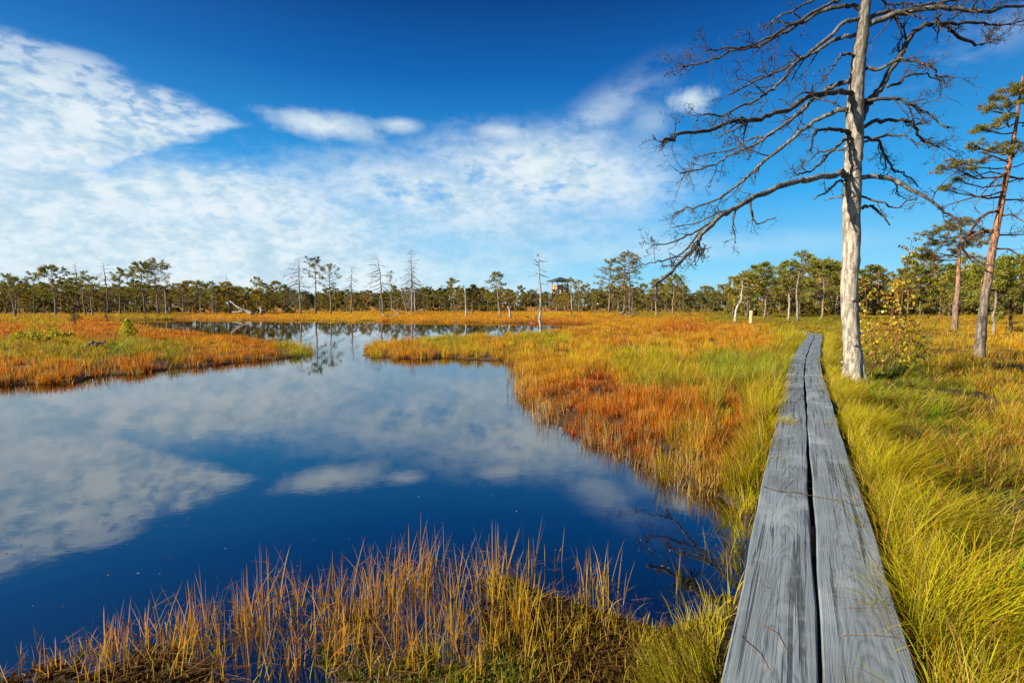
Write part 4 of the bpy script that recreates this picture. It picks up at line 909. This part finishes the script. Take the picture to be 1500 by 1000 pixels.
for q in range(16):       # root flare ridges and knots
    i = rng.randint(8, 70); a = rng.uniform(0, 6.28); p0 = TPf[i] + TRf[i] * .8 * np.array([math.cos(a), math.sin(a), 0]); d = np.array([math.cos(a), math.sin(a), .2])
    mb.tube([p0, p0 + d * .05, p0 + d * .085], (.045, .032, .014), 7, GREY * .7)
for q in range(6):
    a = q * 1.05 + .3; mb.tube([np.array([math.cos(a) * .09, math.sin(a) * .09, .75]), np.array([math.cos(a) * .14, math.sin(a) * .14, .28]), np.array([math.cos(a) * .21, math.sin(a) * .21, .08]), np.array([math.cos(a) * .36, math.sin(a) * .36, -.04])], (.04, .07, .075, .05), 7, np.array([.42, .37, .29]))
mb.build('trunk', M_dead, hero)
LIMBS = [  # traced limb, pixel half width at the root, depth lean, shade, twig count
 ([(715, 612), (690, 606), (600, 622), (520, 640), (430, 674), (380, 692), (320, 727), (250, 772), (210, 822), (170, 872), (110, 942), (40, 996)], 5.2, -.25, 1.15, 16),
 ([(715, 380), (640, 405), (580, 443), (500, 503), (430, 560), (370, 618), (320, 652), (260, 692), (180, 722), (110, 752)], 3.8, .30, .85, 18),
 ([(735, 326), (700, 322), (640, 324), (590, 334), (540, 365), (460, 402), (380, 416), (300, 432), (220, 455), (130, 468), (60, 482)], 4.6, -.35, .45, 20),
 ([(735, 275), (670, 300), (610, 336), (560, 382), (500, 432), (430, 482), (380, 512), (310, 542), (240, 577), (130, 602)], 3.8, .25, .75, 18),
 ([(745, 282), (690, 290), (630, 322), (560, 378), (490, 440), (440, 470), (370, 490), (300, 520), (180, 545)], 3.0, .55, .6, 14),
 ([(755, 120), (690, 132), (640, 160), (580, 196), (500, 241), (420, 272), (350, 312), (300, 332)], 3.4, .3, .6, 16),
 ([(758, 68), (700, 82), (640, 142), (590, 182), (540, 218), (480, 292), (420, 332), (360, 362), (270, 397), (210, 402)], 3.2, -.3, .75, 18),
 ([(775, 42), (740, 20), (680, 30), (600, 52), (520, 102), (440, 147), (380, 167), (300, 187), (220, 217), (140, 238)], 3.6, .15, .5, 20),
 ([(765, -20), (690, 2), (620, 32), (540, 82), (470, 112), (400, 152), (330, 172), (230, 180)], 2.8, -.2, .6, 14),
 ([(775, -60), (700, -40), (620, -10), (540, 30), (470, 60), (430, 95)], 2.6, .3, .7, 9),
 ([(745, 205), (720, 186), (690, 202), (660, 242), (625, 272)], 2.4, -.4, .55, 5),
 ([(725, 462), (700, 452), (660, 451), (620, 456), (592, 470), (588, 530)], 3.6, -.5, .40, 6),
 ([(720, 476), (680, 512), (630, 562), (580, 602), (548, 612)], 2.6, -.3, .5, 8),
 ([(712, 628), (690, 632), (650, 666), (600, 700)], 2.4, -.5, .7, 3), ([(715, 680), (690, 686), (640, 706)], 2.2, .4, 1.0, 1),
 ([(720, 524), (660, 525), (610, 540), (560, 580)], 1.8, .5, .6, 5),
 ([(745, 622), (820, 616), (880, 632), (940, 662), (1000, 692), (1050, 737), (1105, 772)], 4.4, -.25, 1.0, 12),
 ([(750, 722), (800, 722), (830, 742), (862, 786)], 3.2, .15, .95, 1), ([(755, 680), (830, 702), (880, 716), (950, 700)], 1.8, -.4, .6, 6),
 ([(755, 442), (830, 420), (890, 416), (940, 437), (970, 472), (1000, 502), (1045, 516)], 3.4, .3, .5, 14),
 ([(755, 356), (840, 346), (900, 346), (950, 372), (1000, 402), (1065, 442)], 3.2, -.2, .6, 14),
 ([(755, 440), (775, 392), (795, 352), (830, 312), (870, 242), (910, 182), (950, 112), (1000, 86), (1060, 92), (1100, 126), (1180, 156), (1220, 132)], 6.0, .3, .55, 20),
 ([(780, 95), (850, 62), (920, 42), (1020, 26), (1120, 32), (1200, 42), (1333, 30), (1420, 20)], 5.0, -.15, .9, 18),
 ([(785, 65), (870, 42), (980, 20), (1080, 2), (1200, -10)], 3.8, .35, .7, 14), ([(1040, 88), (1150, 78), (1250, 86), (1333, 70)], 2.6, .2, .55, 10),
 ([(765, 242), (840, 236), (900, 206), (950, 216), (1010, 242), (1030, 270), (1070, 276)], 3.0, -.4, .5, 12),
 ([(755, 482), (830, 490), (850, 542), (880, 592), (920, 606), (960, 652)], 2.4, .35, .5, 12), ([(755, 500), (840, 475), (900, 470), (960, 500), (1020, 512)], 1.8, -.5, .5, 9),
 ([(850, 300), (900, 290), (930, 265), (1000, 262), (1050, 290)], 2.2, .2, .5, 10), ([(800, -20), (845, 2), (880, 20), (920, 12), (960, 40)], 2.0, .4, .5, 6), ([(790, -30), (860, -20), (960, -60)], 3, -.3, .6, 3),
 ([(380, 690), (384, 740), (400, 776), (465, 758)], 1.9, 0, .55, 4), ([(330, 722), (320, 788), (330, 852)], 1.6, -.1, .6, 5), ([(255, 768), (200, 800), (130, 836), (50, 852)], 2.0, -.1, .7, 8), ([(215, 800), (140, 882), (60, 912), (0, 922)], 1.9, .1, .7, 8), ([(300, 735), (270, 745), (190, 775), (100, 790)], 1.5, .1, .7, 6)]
def twig(mb, p, d, L, r, lvl, shade):
    n = 4; P_ = limb(rng, p, d, L, n, rng.normal(.05, .35), .22, .3)
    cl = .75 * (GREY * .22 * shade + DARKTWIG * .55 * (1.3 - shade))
    mb.tube(P_, np.linspace(r, max(.0025, r * .45), n + 1), 4 if r > .006 else 3, cl, cap=False)
    if lvl > 0:
        for q in range(rng.randint(3, 6)):
            f = rng.randint(1, n + 1); twig(mb, P_[f], nrm(d * .9 + rng.randn(3) * .6), L * rng.uniform(.25, .6), max(.0028, r * .55), lvl - 1, shade)
    if lvl <= 1 and rng.rand() < .42:      # lichen and old bark flakes knotted at the ends
        e = P_[-1]; m_ = rng.randint(2, 5); dr = rng.randn(m_, 3); dr /= np.linalg.norm(dr, axis=1)[:, None]
        mb.spikes(e + rng.normal(0, .025, (m_, 3)), dr, rng.uniform(.015, .040, m_), rng.uniform(.008, .018, m_), np.tile(DARKTWIG * rng.uniform(.3, .9), (m_, 1)), rng=rng)
for (tr_, hw, dep, shade, ntw) in LIMBS:
    mb = MB(); K_ = len(tr_); pts = []
    for i, (a, b) in enumerate(tr_):
        px, py = zp(a, b); off = abs(a - tr_[0][0]) / 560 * (dep if dep > 0 or tr_[0][0] > 740 else max(dep * 3.6, -.95)) * 3.0; pts.append(atd(px, py, HY + off) - HB)
    pts = np.array(pts); u = np.linspace(0, K_ - 1, K_ * 4)
    def sm(c_):   # Catmull-Rom through the traced points
        o = []
        for s in u:
            i = min(int(s), K_ - 2); t = s - i; p0, p1, p2, p3 = c_[max(i - 1, 0)], c_[i], c_[i + 1], c_[min(i + 2, K_ - 1)]
            o.append(.5 * (2 * p1 + (p2 - p0) * t + (2 * p0 - 5 * p1 + 4 * p2 - p3) * t * t + (3 * p1 - p0 - 3 * p2 + p3) * t ** 3))
        return np.array(o)
    pf = sm(pts); pf += rng.randn(*pf.shape) * .014 + np.repeat(rng.randn(len(pf) // 4 + 1, 3), 4, 0)[:len(pf)] * .022 * np.linspace(0, 1, len(pf))[:, None]; L = np.linalg.norm(np.diff(pf, axis=0), axis=1).sum()
    rr = hw * pxm * .78 * np.linspace(1, .22, len(pf)) ** .85 + .004
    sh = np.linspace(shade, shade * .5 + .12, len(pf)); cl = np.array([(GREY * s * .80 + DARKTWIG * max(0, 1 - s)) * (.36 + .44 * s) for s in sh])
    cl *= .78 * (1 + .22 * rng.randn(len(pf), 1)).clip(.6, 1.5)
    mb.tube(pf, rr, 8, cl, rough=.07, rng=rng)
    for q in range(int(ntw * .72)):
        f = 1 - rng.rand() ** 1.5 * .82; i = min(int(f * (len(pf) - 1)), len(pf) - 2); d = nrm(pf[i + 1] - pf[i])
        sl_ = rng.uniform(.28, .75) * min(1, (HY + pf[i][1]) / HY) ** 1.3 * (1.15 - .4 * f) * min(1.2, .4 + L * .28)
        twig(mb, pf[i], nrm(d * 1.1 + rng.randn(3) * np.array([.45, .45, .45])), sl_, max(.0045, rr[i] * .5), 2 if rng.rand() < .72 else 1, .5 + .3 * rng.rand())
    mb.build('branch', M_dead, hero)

# ------------------------------------------------------------------ nearer live pines on the right
def near_pine(name, trace, Y, label, limbs, clumps, needle, ncl, dens, col, low, high, seed, wid):
    rng = np.random.RandomState(seed); B = atd(trace[0][0], trace[0][1], Y); root = empty(name, tuple(B), label, 'tree'); mb = MB(); nd = Needles()
    P_ = np.array([atd(x, y, Y) - B for x, y in trace]); n = len(P_); u = np.linspace(0, n - 1, 44); Pf = np.stack([np.interp(u, np.arange(n), P_[:, i]) for i in range(3)], 1)
    Pf[:, :2] += .02 * np.cumsum(rng.randn(44, 2), 0) / 4; s = u / (n - 1)
    rr = wid * (1 - s) ** .75 + .012 + wid * .25 * np.exp(-s * 22)
    cl = np.array([np.array(low) * (1 - t) + np.array(high) * t for t in np.clip((s - .22) / .35, 0, 1)]); mb.tube(Pf, rr, 14, cl, rough=.055, rng=rng); mb.build('trunk', M_bark, root)
    bb = MB()
    def fill(px, py, dy, r, n_):
        c = atd(px, py, Y + dy) - B; i = np.argmin(np.abs(Pf[:, 2] - (c[2] - .12 * abs(c[0]))) + .0); st = Pf[min(i, 42)]; d = c - st; L = np.linalg.norm(d) + 1e-6
        mid = st + d * .5 + np.array([0, 0, -.08 * L]) + rng.randn(3) * .06; pth = np.array([st, st + d * .25 + (0, 0, -.06 * L), mid, st + d * .78 + (0, 0, -.05 * L), c])
        bb.tube(pth, np.linspace(.012 + .012 * L, .008, 5), 5, np.array(high) * .5, cap=False, rough=.08, rng=rng)
        for q in range(n_):
            e = c + rng.normal(0, r * .5, 3) * np.array([1.25, 1.1, .5]); sp = pth[rng.randint(2, 5)]; bb.tube([sp, (sp + e) / 2 + rng.randn(3) * .03, e], (.009, .007, .004), 3, np.array(high) * .45, cap=False)
            nd.clump(rng, e, nrm(e - sp + 1e-6), ncl, dens, needle[0], needle[1], np.array(col) * rng.uniform(.7, 1.35) * np.array([rng.uniform(.9, 1.35), 1, 1]), .5)
    for c in clumps: fill(c[0], c[1], c[2], c[3], int(c[4] * 1.55))
    for (pts, dy, r) in limbs:
        p3 = np.array([atd(x, y, Y + dy * i / max(1, len(pts) - 1)) - B for i, (x, y) in enumerate(pts)]); k_ = len(p3)
        bb.tube(p3, np.linspace(r, r * .35, k_), 6, np.array(high) * .42, cap=False, rough=.1, rng=rng)
        for q in range(7):
            i = rng.randint(1, k_); L = rng.uniform(.2, .6); T = limb(rng, p3[i], nrm(p3[i] - p3[i - 1] + rng.randn(3) * .4), L, 4, .1, .25, .3); bb.tube(T, np.linspace(r * .4, .004, 5), 3, DARKTWIG * .9, cap=False)
            for w_ in range(3):
                T2 = limb(rng, T[rng.randint(1, 5)], nrm(rng.randn(3)), L * .5, 3, .1, .3); bb.tube(T2, np.linspace(.006, .003, 4), 3, DARKTWIG * .8, cap=False)
    bb.build('branches', M_bark, root); nb_ = MB(); nd.into(nb_, rng); nb_.build('crown', M_needle, root, False)
def ZL_(a, b): return 1340 + a * .46, 100 + b * .46
lcl = []
for (a, b, dy, r, n_) in ((230, 128, -.3, .22, 9), (262, 95, .1, .2, 8), (300, 72, .3, .25, 10), (335, 62, 0, .28, 12), (222, 195, -.2, .24, 11), (250, 182, .3, .16, 7), (190, 248, -.3, .22, 9), (150, 300, .1, .18, 8), (112, 312, -.2, .30, 14), (132, 355, .2, .14, 6), (100, 382, -.3, .17, 8), (272, 252, .4, .28, 12), (310, 258, -.5, .30, 14), (205, 296, .4, .14, 5), (300, 118, -.4, .22, 9), (285, 160, -.5, .18, 7), (175, 320, -.4, .10, 4),
                          (390, 90, .2, .3, 12), (420, 150, -.2, .3, 12), (440, 220, .2, .3, 12), (400, 290, -.3, .28, 10), (470, 330, .3, .25, 10), (370, 95, 0, .3, 10), (360, 62, .2, .22, 8), (328, 72, -.2, .22, 8)):
    x, y = ZL_(a, b); lcl.append((x, y, dy, r, n_))
lim = [([ZL_(285, 390), ZL_(240, 405), ZL_(190, 410), ZL_(140, 425), ZL_(90, 440)], -.6, .03), ([ZL_(265, 455), ZL_(235, 460), ZL_(205, 480), ZL_(170, 530), ZL_(150, 570), ZL_(175, 600), ZL_(225, 625)], -.4, .045), ([ZL_(250, 522), ZL_(205, 520), ZL_(165, 545), ZL_(150, 580), ZL_(180, 612)], .5, .04), ([ZL_(280, 420), ZL_(330, 418), ZL_(380, 430)], .3, .03), ([ZL_(275, 470), ZL_(310, 465), ZL_(350, 490)], -.3, .03), ([ZL_(262, 532), ZL_(300, 530), ZL_(350, 530)], .3, .028),
       ([ZL_(255, 575), ZL_(300, 575), ZL_(325, 590), ZL_(345, 620)], -.2, .03), ([ZL_(292, 340), ZL_(240, 330), ZL_(190, 345), ZL_(150, 350)], .4, .026), ([ZL_(300, 300), ZL_(250, 280), ZL_(200, 300), ZL_(140, 310)], -.4, .026), ([ZL_(290, 365), ZL_(340, 350), ZL_(380, 360)], .2, .025), ([ZL_(298, 330), ZL_(260, 350), ZL_(215, 400), ZL_(190, 440)], -.5, .026)]
near_pine('leaning_pine', [(1434, 532), (1436, 500), (1440, 465), (1444, 430), (1448, 398), (1454, 365), (1460, 330), (1465, 302), (1471, 275), (1480, 229), (1488, 183), (1494, 132), (1496, 112)], 15.2, 'leaning live pine with red upper bark and flaky grey foot near the right edge', lim, lcl, (.085, .010), .085, 46, (.155, .155, .022), (.20, .165, .135), (.42, .17, .075), 301, .118)
pcl = []
for (a, b, dy, r, n_) in ((62, 522, -.4, .55, 10), (95, 508, .3, .5, 9), (128, 505, -.3, .5, 9), (150, 492, 0, .5, 10), (182, 528, .4, .5, 9), (40, 578, -.3, .5, 9), (75, 560, .5, .5, 8), (20, 596, .2, .45, 7), (110, 545, -.6, .5, 9), (165, 555, .6, .45, 7), (205, 560, -.2, .5, 8), (60, 600, .6, .4, 6), (215, 520, .2, .45, 7), (130, 580, .9, .4, 6), (190, 600, -.6, .4, 5)):
    x, y = ZL_(a, b); pcl.append((x, y, dy, r, n_))
near_pine('bog_pine', [(1397, 486), (1399, 455), (1402, 420), (1404, 385), (1406, 350), (1409, 327)], 31.0, 'dark flat-topped pine left of the leaning red-barked pine', [([ZL_(140, 600), ZL_(100, 595), ZL_(60, 612), ZL_(20, 610)], -.8, .04), ([ZL_(138, 640), ZL_(90, 640), ZL_(50, 655)], .8, .03), ([ZL_(142, 590), ZL_(185, 600), ZL_(235, 640)], .5, .035)], pcl, (.16, .024), .17, 40, (.16, .135, .022), (.28, .20, .15), (.34, .17, .10), 302, .16)

# ------------------------------------------------------------------ birch sapling behind the bare pine's foot
def birch(px, pyb, Y, stems, label, seed, name='birch_sapling'):
    rng = np.random.RandomState(seed); B = atd(px, pyb, Y); B[2] = .10; root = empty(name, tuple(B), label, 'tree'); sm_ = MB(); lv = MB(); LP = []
    for (x0, x1, y1, r, nb, lo) in stems:
        b0 = atd(x0, pyb, Y + rng.normal(0, .15)) - B; b0[2] = -.05; top = atd(x1, y1, Y + rng.normal(0, .2)) - B
        P_ = np.array([b0, b0 + (top - b0) * .33 + rng.normal(0, .03, 3), b0 + (top - b0) * .66 + rng.normal(0, .04, 3), top]); sm_.tube(P_, np.linspace(r, .004, 4), 6, (.26, .11, .06))
        for q in range(nb):
            f = rng.uniform(lo, 1); p = np.array([np.interp(f, (0, .33, .66, 1), P_[:, i]) for i in range(3)]); a = rng.uniform(0, 6.28); d = nrm(np.array([math.cos(a), math.sin(a) * .7, .7])); L = rng.uniform(.2, .55) * (1.15 - .6 * f)
            T = limb(rng, p, d, L, 4, .05, .15, .1); sm_.tube(T, np.linspace(r * .35, .0025, 5), 3, (.18, .08, .05), cap=False)
            for w_ in range(rng.randint(3, 9)): LP.append(T[rng.randint(1, 5)] + rng.normal(0, .045, 3))
    LP = np.array(LP); n = len(LP); dr = rng.randn(n, 3); dr[:, 2] -= .5; dr /= np.linalg.norm(dr, axis=1)[:, None]
    pal = np.array([(.64, .46, .03), (.62, .36, .03), (.48, .42, .04), (.54, .25, .03)])[rng.choice(4, n, p=(.5, .25, .15, .1))] * rng.uniform(.75, 1.1, (n, 1))
    L = rng.uniform(.045, .075, n); lv.spikes(LP, dr, L, L * .8, pal, rng=rng); sm_.build('stem', M_bark, root); lv.build('foliage', M_leaf, root, False)
birch(1284, 545, 11.6, [(1284, 1288, 395, .014, 12, .3), (1300, 1336, 352, .012, 26, .45), (1300, 1350, 410, .010, 26, .35), (1290, 1315, 405, .010, 16, .4), (1278, 1266, 410, .008, 14, .5), (1310, 1340, 470, .010, 24, .3), (1276, 1272, 480, .008, 12, .3), (1312, 1356, 515, .008, 14, .3)], 'thin birch sapling with sparse yellow leaves just right of the big bare trunk', 401)
def shrub(px, py, Y, label, seed, s, col, needle=True):
    rng = np.random.RandomState(seed); B = atd(px, py, Y); B[2] = .08; root = empty('evergreen_shrub', tuple(B), label, 'shrub'); mb = MB(); nd = Needles()
    for q in range(12):
        d = nrm(np.array([rng.randn(), rng.randn(), 1.1])); L = s * rng.uniform(.4, 1); T = limb(rng, (0, 0, 0), d, L, 4, .0, .1, .2); mb.tube(T, np.linspace(.010, .004, 5), 4, (.14, .09, .05), cap=False)
        for i in (2, 3, 4): nd.clump(rng, T[i], d, .06, 40, .055, .008, np.array(col) * rng.uniform(.7, 1.3))
    mb.build('stem', M_bark, root); nb_ = MB(); nd.into(nb_, rng); nb_.build('foliage', M_needle, root, False)
shrub(1284, 546, 11.0, 'small dark green evergreen shrub at the foot of the big bare trunk', 501, .40, (.050, .095, .020)); shrub(1313, 545, 11.4, 'low green evergreen shrub under the yellow birch sapling', 502, .40, (.055, .10, .020))

# ------------------------------------------------------------------ fallen wood
def log(name, label, traces, Y, col, seed, group=None, part=None):
    rng = np.random.RandomState(seed); x0, y0 = traces[0][0][0]; B = atd(x0, y0, Y); root = empty(name, tuple(B), label, 'fallen wood', group); 
    for (tr_, r, pn) in traces:
        mb = MB(); p3 = np.array([atd(x, y, Y + dy) - B for (x, y), dy in zip(tr_, np.linspace(0, .8, len(tr_)))]); u = np.linspace(0, len(p3) - 1, len(p3) * 3); pf = np.stack([np.interp(u, np.arange(len(p3)), p3[:, i]) for i in range(3)], 1) + rng.randn(len(u), 3) * r * .15
        mb.tube(pf, np.linspace(r, r * .35, len(pf)), 8, col, rough=.1, rng=rng); mb.build(pn, M_dead, root)
WH = np.array([.42, .38, .32])
log('fallen_tree', 'fallen white tree trunk lying at the foot of the left treeline', [([(370, 459), (362, 456), (353, 453), (345, 447), (337, 441)], .28, 'trunk'), ([(356, 455), (348, 457), (340, 457)], .16, 'branch'), ([(350, 452), (352, 456), (346, 459)], .10, 'branch')], 78, WH, 1)
log('tree_root', 'upturned pale root stump right of the fallen white trunk', [([(382, 460), (383, 455), (380, 449)], .26, 'root'), ([(383, 455), (388, 454), (390, 458)], .14, 'root'), ([(382, 450), (386, 453), (388, 457)], .10, 'root')], 80, WH * .85, 2)
log('driftwood', 'forked grey driftwood lying in the grass of the left island', [([(125, 507), (135, 502), (140, 500)], .055, 'branch'), ([(134, 501), (140, 503), (142, 510)], .065, 'branch'), ([(140, 504), (150, 502), (155, 499)], .055, 'branch'), ([(120, 508), (128, 505), (136, 501)], .035, 'branch')], 18.4, GREY * .75, 3)
log('fallen_branches', 'pale fallen branches below the tallest bare pine on the far shore', [([(560, 461), (575, 463), (590, 465)], .10, 'branch'), ([(568, 466), (580, 463), (586, 459)], .08, 'branch'), ([(588, 466), (582, 458), (574, 453)], .09, 'branch'), ([(592, 465), (600, 463), (598, 456)], .07, 'branch')], 72, GREY * .8, 4)
log('brush_pile', 'grey heap of dead branches below the tall group right of the tower', [([(908, 459), (920, 460), (934, 461)], .14, 'branch'), ([(915, 461), (925, 458), (938, 459)], .12, 'branch'), ([(922, 462), (930, 460), (945, 461)], .10, 'branch'), ([(912, 457), (918, 459), (926, 462)], .09, 'branch')], 84, GREY * .7, 5)
log('stump', 'small twisted pale stump left of the white snag on the far shore', [([(747, 466), (747, 459), (746, 453), (749, 448)], .17, 'trunk'), ([(746, 452), (744, 450), (743, 448)], .10, 'branch')], 66, GREY * .9, 6)
# ------------------------------------------------------------------ wooden post by the bend
b = gp(1100, 475, .12); root = empty('wooden_post', tuple(b), 'short thick sawn wooden post standing beside the boardwalk bend', 'post'); hp = atd(1100, 455, b[1])[2] - b[2]
mb = MB(); mb.tube([(0, 0, -.2), (0, 0, .1), (.01, 0, hp * .6), (.015, 0, hp - .02), (.015, 0, hp)], (.165, .16, .155, .155, .14), 14, (1, 1, 1), rough=.015, rng=rng); mb.build('shaft', M_post, root)
mb = MB(); mb.tube([(.015, 0, hp - .16), (.32, -.02, hp - .12)], (.03, .02), 6, (1, 1, 1)); mb.build('peg', M_post, root)
# ------------------------------------------------------------------ watchtower
TY_ = 150.0; tb = atd(820, 447, TY_); tb[2] = .1
tower = empty('watchtower', tuple(tb), 'wooden observation tower with a green pyramid roof rising over the pines', 'tower'); tower.rotation_euler = (0, 0, R(24))
dz = atd(820, 423.0, TY_)[2] - .1; rz = atd(820, 412.6, TY_)[2] - .1; az_ = atd(820, 405.6, TY_)[2] - .1; hw = 1.75
def tpart(nm, mb, mat=M_tower): return mb.build(nm, mat, tower, False)
for sx in (-1, 1):
    for sy in (-1, 1):
        mb = MB(); mb.beam((sx * (hw + .5), sy * (hw + .5), -.2), (sx * (hw - .25), sy * (hw - .25), dz - .12), .26, .26); tpart('leg', mb, M_towerdk)
        mb = MB(); mb.beam((sx * (hw - .1), sy * (hw - .1), dz), (sx * (hw - .1), sy * (hw - .1), rz), .18, .18); tpart('roof_post', mb, M_towerdk)
for f in range(4):
    a = f * math.pi / 2; ca, sa = math.cos(a), math.sin(a); rt = lambda x, y, z_: (x * ca - y * sa, x * sa + y * ca, z_)
    mb = MB(); mb.beam(rt(-hw - .3, -hw - .34, .8), rt(hw - .1, -hw + .1, dz - .6), .12, .12); tpart('brace', mb, M_towerdk)
    mb = MB()
    for i in range(3): mb.beam(rt(-hw - .22, -hw - .22, dz + .25 + i * .38), rt(hw + .16, -hw - .22, dz + .25 + i * .38), .06, .2)
    for i in range(7): x = -hw - .1 + i * (2 * hw + .2) / 6; mb.beam(rt(x, -hw - .16, dz), rt(x, -hw - .16, dz + 1.15), .1, .05)
    tpart('railing', mb)
    mb = MB(); mb.beam(rt(-hw + .2, -hw - .15, dz - .2), rt(-.2, -hw - .15, dz - 1.35), .14, .14); mb.beam(rt(hw - .2, -hw - .15, dz - .2), rt(.2, -hw - .15, dz - 1.35), .14, .14); tpart('strut', mb)
mb = MB(); mb.box((0, 0, dz - .05), (2 * hw + .7, 2 * hw + .7, .16)); 
for i in range(6): mb.beam((-hw - .3, -hw + i * 2 * hw / 5, dz - .26), (hw + .3, -hw + i * 2 * hw / 5, dz - .26), .12, .24)
tpart('deck', mb)
e = 3.05; mb = MB(); mb.addv([(-e, -e, rz), (e, -e, rz), (e, e, rz), (-e, e, rz), (-e, -e, rz + .16), (e, -e, rz + .16), (e, e, rz + .16), (-e, e, rz + .16), (0, 0, az_)], [(3, 2, 1, 0), (0, 1, 5, 4), (1, 2, 6, 5), (2, 3, 7, 6), (3, 0, 4, 7), (4, 5, 8), (5, 6, 8), (6, 7, 8), (7, 4, 8)]); tpart('roof', mb, M_roof)
mb = MB(); mb.beam((-1.2, -hw - 3.4, 0), (-1.2, -hw - .5, dz - .2), .08, .3); mb.beam((-.2, -hw - 3.4, 0), (-.2, -hw - .5, dz - .2), .08, .3)
for i in range(22): f = i / 21; mb.box((-.7, -hw - 3.4 + 2.9 * f, (dz - .2) * f), (.95, .26, .05))
tpart('stairs', mb)
